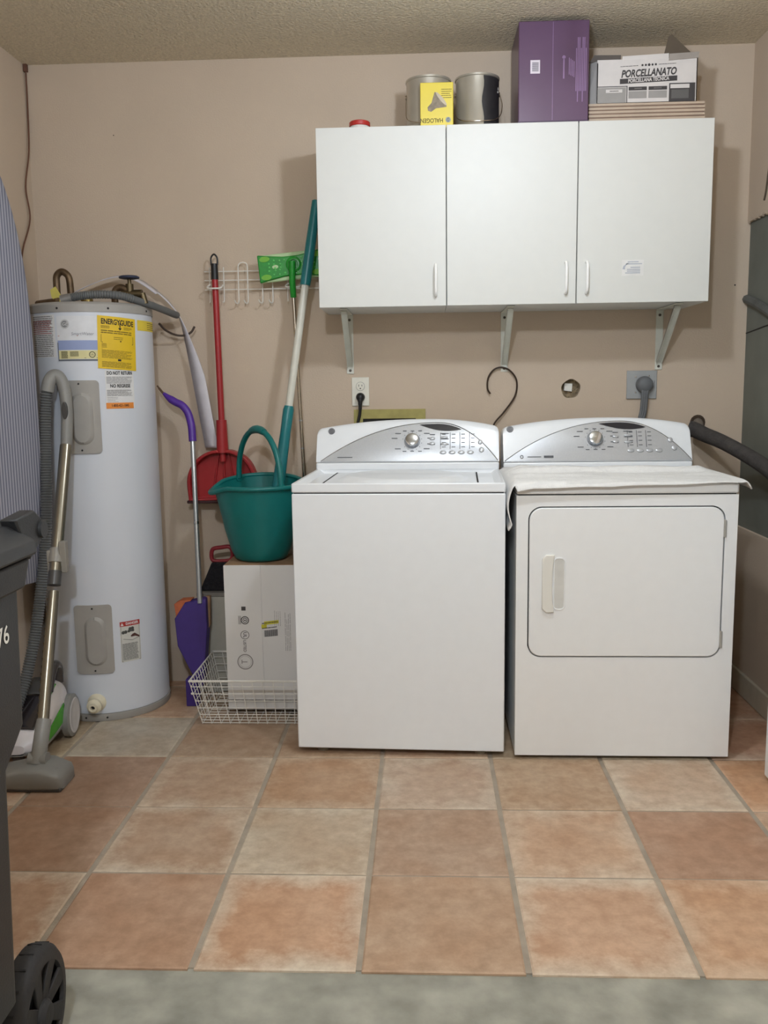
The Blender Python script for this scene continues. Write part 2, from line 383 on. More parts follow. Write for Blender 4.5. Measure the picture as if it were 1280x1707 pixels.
def bracket(x, lab):
    t = thing('shelf_bracket', lab, 'bracket', (x, 0, 1.28), group='white brackets under the wall cabinets')
    MB().box(x-.014, x+.014, -.004, 0, 1.27, 1.503).build('wall_leg', BRK, t, bevel=.001)
    MB().box(x-.014, x+.014, -.275, -.004, 1.498, 1.5018).build('shelf_leg', BRK, t, bevel=.001)
    a, b = Vector((x, -.006, 1.30)), Vector((x, -.245, 1.494))
    m = MB(); d = (b-a).normalized(); n = Vector((0, d.z, -d.y))
    m.prism([a+Vector((-.011, 0, 0))+n*.002, a+Vector((.011, 0, 0))+n*.002, a+Vector((.011, 0, 0))-n*.002, a+Vector((-.011, 0, 0))-n*.002], b-a)
    for sx in (-1, 1): m.prism([a+Vector((sx*.011, 0, 0))+n*.002, a+Vector((sx*.0095, 0, 0))+n*.002, a+Vector((sx*.0095, 0, 0))-n*.010, a+Vector((sx*.011, 0, 0))-n*.010], b-a)
    m.build('brace', BRK, t)
    for p, ax in (((x, -.004, 1.283), (0, -1, 0)), ((x, -.004, 1.48), (0, -1, 0))):
        MB().lathe([(.0055, 0), (.005, .003), (0, .004)], p, 10, ax).build('screw', pm('screw_dark', (84, 78, 70), .4, metal=.6), t)
for x, l in ((-.222, 'white metal bracket under the left cabinet, above the outlet'), (.388, 'white metal bracket under the middle cabinet, with the wire hook'), (.990, 'white metal bracket under the right cabinet, above the dryer plug')): bracket(x, l)

# ------------------------------------------------------------------ washer and dryer
def emblem(mb, f, r, n=26):
    put(mb, ring2(0, 0, r*.88, r, n), f); put(mb, ring2(0, 0, r*.74, r*.80, n), f)
    put(mb, text2d('GE', r*1.05, .25), f)
def console(t, zb, zt_l, zt_p, zt_r, xp, arc, knob, win, badge, kind):
    """control console in the appliance's own frame (x across, y back from the front face)"""
    hw = .343; y0 = .505; sl = .42
    def yf(z): return y0+(z-zb)*sl
    def top(x):
        u = (x-xp)/(hw-xp) if x > xp else (x-xp)/(-hw-xp)
        e = zt_r if x > xp else zt_l
        z = zt_p-(zt_p-e)*u**2.2
        ed = hw-abs(x)
        if ed < .018: z -= .018-math.sqrt(max(0, .018**2-(.018-ed)**2))
        return z
    xs = [-hw+.0001]+[-hw+.018*(1-math.cos(k*math.pi/12)) for k in range(1, 6)]+[-hw+.018+(2*hw-.036)*k/40 for k in range(41)]+[hw-.018*(1-math.cos(k*math.pi/12)) for k in range(5, 0, -1)]+[hw-.0001]
    v = []; m = MB()
    NR = 9
    for x in xs:
        z = top(x); s_ = .004*(1 if abs(x) < hw-.002 else 0)
        v += [(x, yf(zb-.002), zb-.002), (x, yf(zb+.03), zb+.03), (x, yf(z-.02), z-.02), (x, yf(z-.008)+.001, z-.008), (x, yf(z)+.006, z-.001), (x, yf(z)+.014, z), (x, .645, z-.006), (x, .655, z-.02), (x, .655, zb-.002)]
    f = []
    for i in range(len(xs)-1):
        for k in range(NR): f.append((i*NR+k, i*NR+(k+1) % NR, (i+1)*NR+(k+1) % NR, (i+1)*NR+k))
    f += [tuple(range(NR)), tuple((len(xs)-1)*NR+k for k in range(NR))]
    m.add(v, f); m.build('console', WHITE, t, angle=35)
    MB().box(-hw, hw, .498, .655, .906, zb-.004).build('console_base', WHITE, t, bevel=.006, bseg=3)
    # silver fascia under an arc
    ax0, ax1, apx, az = arc
    z0 = zb+.001
    def arcz(x):
        u = (x-apx)/(ax1-apx) if x > apx else (apx-x)/(apx-ax0)
        return z0+(az-z0)*max(0, 1-abs(u)**2.15)
    m = MB()
    def fp(x, z, o=.0025):
        bul = .007*math.sin(math.pi*min(1, max(0, (z-z0)/(az-z0))))*(1-abs((x-apx)/.36)**2)
        return (x, yf(z)-o-max(0, bul), z)
    N = 60
    m.grid(lambda u, w_: fp(ax0+(ax1-ax0)*u, z0+(arcz(ax0+(ax1-ax0)*u)-z0)*w_), N, 10)
    pn = m.build('control_panel', SILVER, t, angle=80)
    m = MB(); m.tube([fp(ax0+(ax1-ax0)*k/N, arcz(ax0+(ax1-ax0)*k/N), .001) for k in range(N+1)], .0022, 6); m.build('chrome_trim', CHROME, pn)
    # display window, a lens at the top of the arc
    w0, w1 = win; m = MB()
    def lens(u, w_):
        x = w0+(w1-w0)*u; zt = arcz(x)-.004; d = .024*math.sin(math.pi*u)**.9*(.75+.45*u); return fp(x, zt-d*(1-w_), .0042)
    m.grid(lens, 24, 3); m.build('display_window', pm('smoked_window', (44, 44, 50), .15), pn)
    kx, kz = knob; n = Vector((0, -1, sl)).normalized(); c = Vector(fp(kx, kz, .003))
    kb = MB().lathe([(.030, 0), (.030, .002), (.0285, .004)], c, 32, n).build('dial_ring', CHROME, pn)
    kn = MB().lathe([(.0265, .002), (.0265, .016), (.024, .021), (.016, .0235), (0, .0225)], c, 32, n).build('dial', CHROME, pn)
    ink = MB()
    fm = lambda a, b: fp(a, b, .0042)
    for k in range(14):
        if k == 10: continue
        a = R(90-k*360/14); r0 = .036
        put(ink, disc2(kx+r0*math.cos(a), kz+r0*math.sin(a)*.93, .0014, 8), fm)
        r1 = .043+.012*abs(math.cos(a)); wl = .022 if abs(math.cos(a)) > .5 else .014
        xx, zz = kx+r1*math.cos(a)*1.05, kz+r1*math.sin(a)*.86
        put(ink, rect2(xx-wl*(1 if math.cos(a) < -.3 else (0 if math.cos(a) > .3 else .5)), xx+wl*(0 if math.cos(a) < -.3 else (1 if math.cos(a) > .3 else .5)), zz-.0013, zz+.0013), fm)
    bx = kx+.065
    for r_ in range(3):
        if r_ != 1 or kind == 'dryer': put(ink, rect2(bx, bx+.020, kz+.022-.018*r_, kz+.0245-.018*r_), fm)
        put(ink, rect2(bx+.040, bx+.072, kz+.026-.020*r_, kz+.0282-.020*r_), fm)
    cols = 4 if kind == 'washer' else 3
    cx = kx+.118 if kind == 'dryer' else kx+.105
    for q in range(cols):
        x = cx+.036*q*(1 if kind == 'washer' else .93)
        [put(ink, rect2(x-.0004, x+.0016, kz-.030+.006*q_, kz-.024+.006*q_), fm) for q_ in range(10)]
        for z in (.024, .010, -.006, -.022): put(ink, rect2(x+.006, x+.020, kz+z-.001, kz+z+.001), fm)
    put(ink, rect2(-.262 if kind == 'washer' else -.255, -.205, zb+.0145, zb+.017), fm)
    if kind == 'dryer':
        put(ink, ring2(-.276, zb+.016, .004, .0065, 14), fm); put(ink, rect2(-.195, -.160, zb+.012, zb+.020), fm)
    ink.build('panel_print', pm('panel_ink', (86, 88, 92), .6), pn, smooth=False)
    def button(x, z, rx, rz):
        m = MB(); c = Vector(fp(x, z, .002)); m.lathe([(1, 0), (.95, .004), (.7, .0052), (0, .0056)], (0, 0, 0), 16)
        u = Vector((1, 0, 0)); w_ = Vector((0, sl, 1)).normalized()
        m.v = [tuple(c+u*(a*rx)+w_*(b*rz)+n*h) for a, b, h in m.v]
        m.build('button', SILVER, pn)
    for q in range(4): button(cx+.010+.034*q, kz-.043, .013, .007)
    for r_ in range(2): button(bx+.010, kz+.008-.018*r_, .011, .006)
    button(bx+.055, kz+.012, .014, .005); button(bx+.055, kz-.012, .014, .005)
    ex = cx+.148 if kind == 'washer' else cx+.155
    button(ex, kz-.006, .009, .009); button(min(ex+.034, ax1-.06), kz-.034, .010, .010)
    bxx, bz = badge; m = MB(); c = Vector((bxx, yf(bz)-.0005, bz))
    MB().lathe([(.0125, 0), (.0125, .0015), (.011, .003), (0, .003)], c, 26, n).build('badge', pm('badge_dark', (92, 92, 96), .5), t)
    m = MB(); w_ = Vector((0, sl, 1)).normalized(); emblem(m, lambda a, b: tuple(c+n*.0035+Vector((1, 0, 0))*a+w_*b), .011); m.build('badge_emblem', pm('badge_pale', (150, 150, 154), .5), t)
def washer():
    rot = -.0423; cx, cy = -.3596+.343*math.cos(rot), -.7506+.343*math.sin(rot)
    t = thing('washing_machine', 'white top-loading washing machine with bare lid, beside the teal bucket', 'washing machine', (cx, cy, 0), rot)
    hw = .343; zs = .8796
    MB().box(-hw, hw, 0, .66, .020, zs-.0015).build('body', WHITE, t, bevel=.004, bseg=2)
    MB().box(-hw+.006, hw-.006, .006, .65, zs-.004, zs+.004).build('seam', DARK, t, smooth=False)
    # deck: raised rim round a sunken well
    zt = .912
    m = MB()
    out = [(-hw, 0), (hw, 0), (hw, .655), (-hw, .655)]; inn = [(-hw+.012, .012), (hw-.012, .012), (hw-.012, .50), (-hw+.012, .50)]
    low = [(-hw+.030, .028), (hw-.030, .028), (hw-.030, .50), (-hw+.030, .50)]
    v = [(x, y, zs+.002) for x, y in out]+[(x, y, zt) for x, y in out]+[(x, y, zt) for x, y in inn]+[(x, y, zt-.016) for x, y in low]
    f = [(3, 2, 1, 0), (12, 13, 14, 15)]
    for i in range(4):
        j = (i+1) % 4; f += [(i, j, 4+j, 4+i), (4+i, 4+j, 8+j, 8+i), (8+i, 8+j, 12+j, 12+i)]
    m.add(v, f); m.build('top_deck', WHITE, t, bevel=.004, bseg=2)
    # lid, gently domed, with dark gaps at its sides
    lw = .255
    m = MB()
    def lid(u, w_):
        x = -lw+2*lw*u; y = .034+.448*w_
        el = (x/.215)**2+((w_-.52)/.46)**2; q_ = max(0, min(1, (1.12-el)/.42)); z = zt-.0135+.015*q_*q_*(3-2*q_)
        return (x, y, z)
    m.grid(lid, 60, 40); m.build('lid', WHITE, t, solid=.004)
    for sx in (-1, 1):
        MB().box(sx*(lw+.0035)-.0025, sx*(lw+.0035)+.0025, .034, .484, zt-.017, zt-.0115).build('lid_gap', DARK, t, smooth=False)
    MB().lathe([(.03, 0), (.024, .006), (0, .008)], (0, .44, zt-.012), 20, sy=.4).build('lid_catch', WHITE, t)
    for sx in (-1, 1): MB().box(sx*(hw-.075)-.008, sx*(hw-.075)+.008, .018, .026, zt-.016, zt-.006).build('deck_clip', CHROME, t, bevel=.001)
    console(t, .940, 1.060, 1.094, 1.064, .07, (-.325, .338, .112, 1.080), (.020, 1.014), (.046, .204), (-.288, 1.052), 'washer')
    for sx in (-.265, .265):
        for y in (.045, .60):
            MB().lathe([(0, 0), (.019, 0), (.020, .006), (.015, .010), (.010, .012), (.010, .022)], (sx, y, 0), 18).build('foot', pm('foot_rubber', (150, 140, 124), .7), t)
washer()
def rounded_rect(x0, x1, z0, z1, r, n=8):
    p = []
    for cx, cz, a0 in ((x1-r, z1-r, 0), (x0+r, z1-r, 90), (x0+r, z0+r, 180), (x1-r, z0+r, 270)):
        for k in range(n+1):
            a = R(a0+90*k/n); p.append((cx+r*math.cos(a), cz+r*math.sin(a)))
    return p
def dryer():
    rot = -.0066; cx, cy = .3591+.343*math.cos(rot), -.7918+.343*math.sin(rot)
    t = thing('clothes_dryer', 'white front-loading clothes dryer with side-hinged door, towel on top', 'dryer', (cx, cy, 0), rot)
    hw = .343; zs = .8737; zt = .908
    dx0, dx1, dz0, dz1, r = .400-.702, 1.0035-.702, .351, .833, .043
    # front panel has the door opening cut into it
    bm = bmesh.new()
    def loop(p):
        v = [bm.verts.new((x, 0, z)) for x, z in p]; return [bm.edges.new((v[i], v[(i+1) % len(v)])) for i in range(len(v))]
    e = loop([(-hw, .016), (hw, .016), (hw, zs-.0015), (-hw, zs-.0015)])+loop(rounded_rect(dx0-.004, dx1+.004, dz0-.004, dz1+.004, r))
    bmesh.ops.triangle_fill(bm, edges=e, use_beauty=True)
    ex = bmesh.ops.extrude_face_region(bm, geom=list(bm.faces))
    for g in ex['geom']:
        if isinstance(g, bmesh.types.BMVert): g.co.y += .018
    m = MB(); bm.verts.index_update(); m.add([v.co[:] for v in bm.verts], [[v.index for v in f.verts] for f in bm.faces]); bm.free()
    m.build('front_panel', WHITE2, t, smooth=False)
    MB().box(-hw, hw, .018, .66, .016, zs-.0015).build('body', WHITE2, t, bevel=.003)
    MB().box(-hw+.006, hw-.006, .006, .65, zs-.004, zs+.004).build('seam', DARK, t, smooth=False)
    MB().box(-hw, hw, -.002, .655, zs+.002, zt).build('top_deck', WHITE2, t, bevel=.006, bseg=3)
    MB().prism([(x, .0165, z) for x, z in rounded_rect(dx0-.003, dx1+.003, dz0-.003, dz1+.003, r)], (0, .002, 0)).build('door_gap', DARK, t, smooth=False)
    d = MB().prism([(x, -.003, z) for x, z in rounded_rect(dx0, dx1, dz0, dz1, r-.003)], (0, .019, 0)).build('door', WHITE2, t, bevel=.003, bseg=2)
    # recessed grip: a raised lip on the left half, a flat pocket on the right half with its shade put into the colour
    hx0, hx1, hz0, hz1 = .440-.702, .512-.702, .496, .684
    m = MB(); xm = (hx0+hx1)/2+.006
    p = [(hx0+.012, hz1), (hx0, hz1-.014), (hx0, hz0+.014), (hx0+.014, hz0), (xm-.004, hz0+.002)]
    for k in range(11): 
        u = k/10; p.append((xm-.004+.006*(2*u-1)**2-.006, hz0+.006+(hz1-hz0-.012)*u))
    p.append((xm-.002, hz1))
    m.prism([(x, -.0125, z) for x, z in p], (0, .010, 0)); m.build('grip', PLASTW, d, bevel=.003, bseg=3)
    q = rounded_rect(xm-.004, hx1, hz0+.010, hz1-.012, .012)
    MB().tube([(x, -.0035, z) for x, z in q], .0022, 6, closed=True).build('grip_rim', WHITE2, d)
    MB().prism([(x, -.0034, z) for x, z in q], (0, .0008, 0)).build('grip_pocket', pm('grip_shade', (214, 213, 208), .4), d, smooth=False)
    for z in (.765, .408):
        h = MB(); h.tube([(dx1+.003, -.003, z-.026), (dx1+.003, -.003, z+.026)], .0045, 10); h.box(dx1-.001, dx1+.005, -.003, .004, z-.028, z+.028)
        h.build('hinge', pm('hinge_grey', (176, 174, 168), .35, metal=.3), d)
    for sx in (-.29, .29):
        for y in (.05, .6): MB().lathe([(0, 0), (.016, 0), (.016, .008), (.009, .010), (.009, .018)], (sx, y, 0), 14).build('foot', pm('foot_rubber', (150, 140, 124), .7), t)
    console(t, .938, 1.060, 1.093, 1.066, .045, (-.338, .340, .085, 1.079), (-.006, 1.016), (.010, .182), (-.316, 1.054), 'dryer')
dryer()
# towel over the dryer top
def towel():
    x0, x1, y0, y1, zt = .359, 1.045, -.800, -.305, .910
    prof = [(x0-.012, .755), (x0-.020, .79), (x0-.014, .83), (x0-.013, .87), (x0-.008, zt-.004)]
    rnd = random.Random(3)
    def fn(u, w_):
        y = y0-.012+(y1-y0+.012)*w_
        # across: hang on the left, lie on top, turn over the right edge
        L0 = .15; L1 = x1-x0; L2 = .035; s = u*(L0+L1+L2)
        wav = .0022*math.sin(38*w_+6*u)+.0016*math.sin(19*u-8*w_)
        if s < L0:
            a = s/L0; hang = .150*(1-.70*w_)
            x = x0-.010-.016*math.sin(math.pi*min(1, (1-a)*1.1))*(1-.5*w_)-.004*(1-a); z = zt+.002-hang*(1-a)
            if a < .12: x += -.012*(1-a/.12)
            if a > .9: x += .006*(a-.9)/.1
            y += .010*(1-a)
        elif s < L0+L1:
            x = x0-.004+(s-L0)*(1+.010/L1); z = zt+.003+abs(wav)
        else:
            a = (s-L0-L1)/L2; x = x1+.006+.026*a; z = zt+.004+.006*math.sin(math.pi*a)-.020*a*a
        # front edge: slumps over the lip at the left and middle, lies on it at the right
        if w_ < .10 and s >= L0:
            e = 1-w_/.10; r_ = max(0, min(1, (x1-.05-x)/.5)); 
            near = max(0, 1-(s-L0)/.05)
            z -= e*e*(.013*r_+.004)*(1) + near*.012*e
            y -= e*.004
            if x < x1: y = min(y, y0-.006) if e > .5 else y
        if L0 < s < L0+L1:
            ed = min(1, (s-L0)/.05, (L0+L1-s)/.05)
            z += ed*(.022*math.exp(-((w_-.60-.03*math.sin(5*u))/.032)**2)+.020*math.exp(-((w_-.80+.03*math.sin(4*u))/.028)**2)*(.5+.5*math.sin(6*u))+.016*math.exp(-((w_-.36-.06*u)/.030)**2)*(.5+.5*math.cos(5*u)))
        return (x, y, z)
    m = MB(); m.grid(fn, 90, 46)
    o = m.build('towel', pm('towel_cloth', (240, 239, 237), .95, var=.03, scale=60, bump=.6, bscale=350), None, solid=.004, angle=80)
    tag(o, 'white cloth towel spread over the top of the dryer', 'towel')
towel()

# ------------------------------------------------------------------ outlets, plugs, wall odds and ends
PLATE = pm('plate_ivory', (226, 222, 208), .4)
t = thing('wall_outlet', 'ivory duplex wall outlet above the washer', 'outlet', (-.183, 0, 1.199))
pl = MB().box(-.218, -.148, -.006, 0, 1.142, 1.256).build('cover_plate', PLATE, t, bevel=.0025)
for z in (1.220, 1.177):
    s = MB().lathe([(0, .0068), (.0165, .0068), (.0165, .009), (0, .009)], (-.183, 0, z), 24, (0, -1, 0)).build('socket', PLATE, pl)
    MB().tube([(-.183+.0168*math.cos(2*math.pi*k/28), -.0066, z+.0168*math.sin(2*math.pi*k/28)) for k in range(28)], .0009, 6, closed=True).build('socket_edge', GREYINK, pl)
    q = MB()
    for dx, h in ((-.0062, .0042), (.0062, .0034)): q.box(-.183+dx-.0011, -.183+dx+.0011, -.0096, -.0088, z+.003-h, z+.003+h)
    q.lathe([(0, .0096), (.0026, .0096), (.0026, .0088)], (-.183, 0, z-.0085), 10, (0, -1, 0)); q.build('slot', INK, pl)
t = thing('power_cord', 'black power cord plugged into the ivory outlet', 'cord', (-.183, -.02, 1.177))
MB().lathe([(0, 0), (.016, 0), (.0175, .008), (.0155, .020), (.008, .028), (0, .030)], (-.183, -.0095, 1.179), 22, (0, -1, -.15)).build('plug', BLACK, t)
MB().tube(smooth_path([(-.183, -.026, 1.178), (-.183, -.030, 1.158), (-.184, -.028, 1.13), (-.187, -.025, 1.105), (-.195, -.022, 1.07), (-.205, -.020, 1.0), (-.205, -.02, .8)]), [.0125]*3+[.0105]*3+[.0085]*3+[.007]*4+[.006]*24, 10).build('cord', BLACK, t)
OL = pm('olive_paint', (170, 160, 98), .8, var=.10, scale=30)
t = thing('washer_supply_box', 'olive-yellow washer supply box with dark slot, behind the washer', 'supply box', (-.067, 0, .85))
m = MB(); m.box(-.211, .076, -.006, 0, 1.091, 1.128); m.box(-.211, -.175, -.006, 0, .85, 1.091); m.box(.037, .076, -.006, 0, .85, 1.091)
m.build('frame', OL, t, smooth=False)
MB().box(-.175, .037, -.0015, 0, .85, 1.091).build('recess', DARK, t, smooth=False)
t = thing('range_outlet', 'grey metal dryer outlet plate below the right bracket', 'outlet', (.927, 0, 1.212))
pl = MB().box(.868, .985, -.008, 0, 1.157, 1.267).build('cover_plate', pm('grey_plate', (166, 168, 168), .45, metal=.2), t, bevel=.002)
m = MB()
for x, z in ((.902, 1.243), (.953, 1.246), (.902, 1.182)): m.lathe([(.004, 0), (.0035, .002), (0, .0022)], (x, -.008, z), 10, (0, -1, 0))
m.build('screw', CHROME, t)
m = MB(); lines2(m, lambda a, b: (.973+b, -.0088, 1.213+a), -.016, .016, .004, -.004, 4, .0012); m.build('print', GREYINK, t, smooth=False)
GREY = pm('grey_rubber', (104, 106, 108), .6)
t = thing('dryer_cord', 'thick grey dryer cord plugged into the grey outlet plate', 'cord', (.936, -.02, 1.21))
MB().lathe([(0, 0), (.032, 0), (.033, .010), (.030, .030), (.022, .038), (0, .040)], (.934, -.009, 1.213), 28, (0, -1, -.05)).build('plug', GREY, t)
m = MB(); 
for dx in (-.008, 0, .008): m.tube(smooth_path([(.934+dx*1.6, -.034, 1.205), (.932+dx, -.040, 1.18), (.931+dx, -.036, 1.15), (.929+dx, -.032, 1.11), (.922+dx, -.03, 1.07), (.915+dx, -.03, .98), (.915+dx, -.03, .8)]), .0065, 8)
m.build('cord', GREY, t)
RUST = pm('dark_wire', (64, 50, 40), .5, metal=.5)
m = MB(); m.tube(smooth_path([(.333, -.014, 1.184), (.322, -.014, 1.205), (.324, -.014, 1.245), (.345, -.014, 1.277), (.376, -.014, 1.287), (.408, -.014, 1.275), (.433, -.014, 1.243), (.437, -.014, 1.205), (.425, -.016, 1.165), (.385, -.02, 1.11), (.345, -.025, 1.060), (.33, -.03, .98)], 8), .0034, 8)
tag(m.build('wire_hook', RUST), 'bent dark wire hook on the middle bracket', 'hook')
m = MB(); m.tube(smooth_path([(XL+.010, -.010, 2.46), (XL+.006, -.006, 2.30), (XL+.010, -.03, 2.14), (XL+.006, -.07, 2.0), (XL+.010, -.06, 1.88), (XL+.006, -.14, 1.74), (XL+.008, -.17, 1.60), (XL+.008, -.18, 1.40)], 8), .0032, 6)
m.box(XL+.002, XL+.016, -.016, -.002, 2.44, 2.467)
tag(m.build('hanging_wire', pm('brown_wire', (104, 70, 54), .7)), 'thin brown wire hanging in the left corner from the ceiling', 'wire')

# ------------------------------------------------------------------ dark insulated pipe at the right wall
FOAM = pm('pipe_foam', (64, 60, 58), .85, var=.2, scale=40, bump=.6, bscale=120)
t = thing('insulated_pipe', 'dark foam-wrapped pipe coming out of the back wall beside the dryer', 'pipe', (1.13, 0, 1.05))
fp_ = smooth_path([(1.100, -.070, 1.040), (1.106, -.074, 1.039), (1.118, -.080, 1.036), (1.142, -.12, 1.020), (1.180, -.20, .998), (1.226, -.30, .962), (1.262, -.42, .922), (1.272, -.60, .872), (1.272, -.84, .81)], 8)
MB().tube(fp_, [.012, .021, .028, .031]+[.032-.005*min(1, k/30) for k in range(len(fp_)-4)], 18).build('foam_sleeve', FOAM, t)
MB().tube([(1.150, -.002, 1.060), (1.140, -.045, 1.050), (1.130, -.085, 1.034)], .020, 16).build('pipe_end', pm('pipe_grey', (112, 104, 96), .5), t)
m = MB(); m.lathe([(.018, 0), (.030, .001), (.028, .005), (.018, .008)], (1.150, -.0005, 1.062), 15, (0, -1, 0)); m.build('wall_collar', pm('foam_hole', (70, 56, 44), .95, var=.4, bump=1), t)

# ------------------------------------------------------------------ white appliance cut by the right edge of the frame
t = thing('freezer', 'white appliance corner standing at the right wall, past the dryer', 'appliance', (1.215, -1.2, 0))
MB().box(1.112, XR-.016, -1.46, -.925, .012, .80).build('body', WHITE, t, bevel=.006, bseg=3)
MB().box(1.111, XR-.016, -1.462, -.923, .806, .86).build('lid', WHITE, t, bevel=.012, bseg=3)
for y in (-.96, -1.42): MB().lathe([(0, 0), (.018, 0), (.018, .014), (0, .014)], (1.15, y, 0), 12).build('foot', BLACK, t)

# ------------------------------------------------------------------ water heater
HX, HY, HR = -1.170, -.250, .222
HBODY = pm('heater_enamel', (212, 217, 226), .38, var=.02, scale=4, coat=.15)
HGREY = pm('heater_grey', (160, 157, 152), .45, var=.03)
def cyl(th, z, r): return (HX+r*math.cos(R(th)), HY+r*math.sin(R(th)), z)
def cylf(thc, zc, off): return lambda a, b: cyl(thc+math.degrees(a/HR), zc+b, HR+off)
def cpatch(th0, th1, z0, z1, off, nu=14, nv=2): return MB().grid(lambda u, v: cyl(th0+(th1-th0)*u, z0+(z1-z0)*v, HR+off), nu, nv)
def cplate(thc, zc, hw, hz, rc, h, base=0., nu=14, soft=0.):
    rows = [0]+[rc*(1-math.cos(math.pi/2*k/6)) for k in range(1, 7)]
    zs = [-hz+d for d in rows]+[hz-d for d in rows[::-1]]
    m = MB(); v = []
    ins = soft
    def ring(z, hwz, lift): return [(cyl(thc+math.degrees((-hwz+2*hwz*i/nu)/HR), zc+z, HR+base+lift)) for i in range(nu+1)]
    v = []; f = []; n = nu+3
    def row(z, inset):
        d = max(0, abs(z)-(hz-rc)); hwz = max(.0005, hw-(rc-math.sqrt(max(0, rc*rc-d*d))))
        sc = (hw-ins)/hw
        return [cyl(thc-math.degrees(hwz/HR), zc+z, HR+base)]+[cyl(thc+math.degrees((-hwz+2*hwz*i/nu)*sc/HR), zc+z*(hz-ins)/hz, HR+base+h*inset) for i in range(nu+1)]+[cyl(thc+math.degrees(hwz/HR), zc+z, HR+base)]
    allr = [[cyl(thc, zc-hz, HR+base)]*0+row(zs[0], 0)]+[row(z, 1) for z in zs]+[row(zs[-1], 0)]
    for r_ in allr: v += r_
    for j in range(len(allr)-1):
        for i in range(n-1): f.append((j*n+i, j*n+i+1, (j+1)*n+i+1, (j+1)*n+i))
    return m.add(v, f)
def heater():
    t = thing('water_heater', 'tall white cylindrical water heater in the left corner', 'water heater', (HX, HY, 0))
    b = MB().lathe([(HR-.006, .026), (HR, .030), (HR, 1.492), (HR-.004, 1.494)], (HX, HY, 0), 72).build('tank', HBODY, t)
    MB().lathe([(0, 0), (HR+.001, 0), (HR+.003, .003), (HR+.003, .026), (HR-.004, .028), (0, .028)], (HX, HY, 0), 72).build('base_ring', HGREY, t)
    MB().lathe([(HR-.01, 1.490), (HR+.003, 1.490), (HR+.003, 1.516), (HR-.004, 1.524), (HR-.02, 1.527), (0, 1.530)], (HX, HY, 0), 72).build('top_cap', HGREY, t)
    m = MB()
    for th in (-99, -54, -9): m.lathe([(.004, 0), (.003, .002), (0, .0025)], cyl(th, 1.503, HR+.003), 8, (math.cos(R(th)), math.sin(R(th)), 0))
    for th in (-95, -75): m.lathe([(.004, 0), (.003, .002), (0, .0025)], cyl(th, .014, HR+.003), 8, (math.cos(R(th)), math.sin(R(th)), 0))
    m.build('cap_screw', INK, t)
    for zc in (1.124, .313):
        p = cplate(-83.2, zc, .0675, .129, .014, .006).build('access_panel', HGREY, t, angle=60)
        cplate(-81.5, zc-.006, .037, .092, .036, .011, base=.006, soft=.010).build('panel_bulge', HGREY, p, angle=75)
        m = MB()
        for dz in (.117, -.117): m.lathe([(.0035, 0), (.003, .002), (0, .003)], cyl(-83.2, zc+dz, HR+.006), 8, (math.cos(R(-83)), math.sin(R(-83)), 0))
        m.build('screw', INK, p)
    # labels
    wt = pm('label_white', (222, 222, 222), .55); yl = pm('label_yellow', (226, 190, 36), .5, var=.02); org = pm('label_orange', (226, 140, 60), .5)
    redink = pm('red_ink', (176, 120, 120), .7); lblue = pm('label_blue', (150, 164, 204), .5, var=.03); cream = pm('label_cream', (220, 212, 158), .5)
    s = cpatch(-133, -102.5, 1.335, 1.482, .0006).build('warning_label', wt, t)
    m = MB(); lines2(m, cylf(-117.5, 1.41, .0011), -.050, .052, .066, -.070, 22, .0028, .2); m.build('fine_print', GREYINK, s, smooth=False)
    m = MB(); lines2(m, cylf(-117.5, 1.44, .0013), -.050, .046, .020, -.022, 7, .0035, .2); m.build('red_print', redink, s, smooth=False)
    s = cpatch(-100.5, -63.5, 1.322, 1.476, .0006).build('brand_label', pm('label_face', (220, 222, 226), .5), t)
    cpatch(-100.3, -63.6, 1.359, 1.392, .0011).build('blue_band', lblue, s)
    cpatch(-99.6, -64.6, 1.328, 1.357, .0012).build('rating_band', cream, s)
    m = MB()
    for a0, a1 in ((-100.5, -99.8), (-64.3, -63.5)): m.add(*[x for x in (cpatch(a0, a1, 1.322, 1.385, .0014, 2).v, cpatch(a0, a1, 1.322, 1.385, .0014, 2).f)])
    q = cpatch(-100.5, -63.5, 1.321, 1.3265, .0014); m.add(q.v, q.f); m.build('label_border', pm('slate_ink', (100, 106, 116), .6), s)
    m = MB(); put(m, disc2(0, 0, .0160), cylf(-92.8, 1.448, .0010)); m.build('emblem_disc', pm('emblem_grey', (134, 136, 138), .5), s, smooth=False)
    m = MB(); emblem(m, cylf(-92.8, 1.448, .0016), .0155); m.build('emblem', pm('label_white', (222, 222, 222), .55), s, smooth=False)
    m = MB(); put(m, text2d('SmartWater', .0150, .15), cylf(-77.5, 1.414, .0013)); m.build('lettering', pm('pale_ink', (136, 138, 146), .6), s, smooth=False)
    m = MB(); put(m, rect2(-.036, .036, -.001, .001), cylf(-90.5, 1.4075, .0013)); m.build('red_rule', pm('rule_red', (186, 120, 116), .6), s, smooth=False)
    m = MB(); f = cylf(-82, 1.3425, .0017)
    lines2(m, f, -.060, -.036, .010, -.011, 6, .0024, .1); lines2(m, f, -.028, .002, .009, -.004, 4, .0022, .1); put(m, ring2(.047, 0, .0085, .0108), f); put(m, text2d('UL', .010, 0), cylf(-82+math.degrees(.047/HR), 1.3425, .0017)); put(m, rect2(.02, .066, -.0125, -.0112), f)
    m.build('rating_print', INK, s, smooth=False)
    s = MB().grid(lambda u, v: cyl(-64.0+37.0*u-1.6*(1-v), 1.295+.184*v-.010*u, HR+.0022), 14, 2).build('energy_label', yl, t)
    def ef(off): return lambda a, b: cyl(-46.3+math.degrees(a/HR)-1.6*(.5-(b+.092)/.184), 1.383+b-.010*(a/.14), HR+off)
    m = MB(); f = ef(.0027)
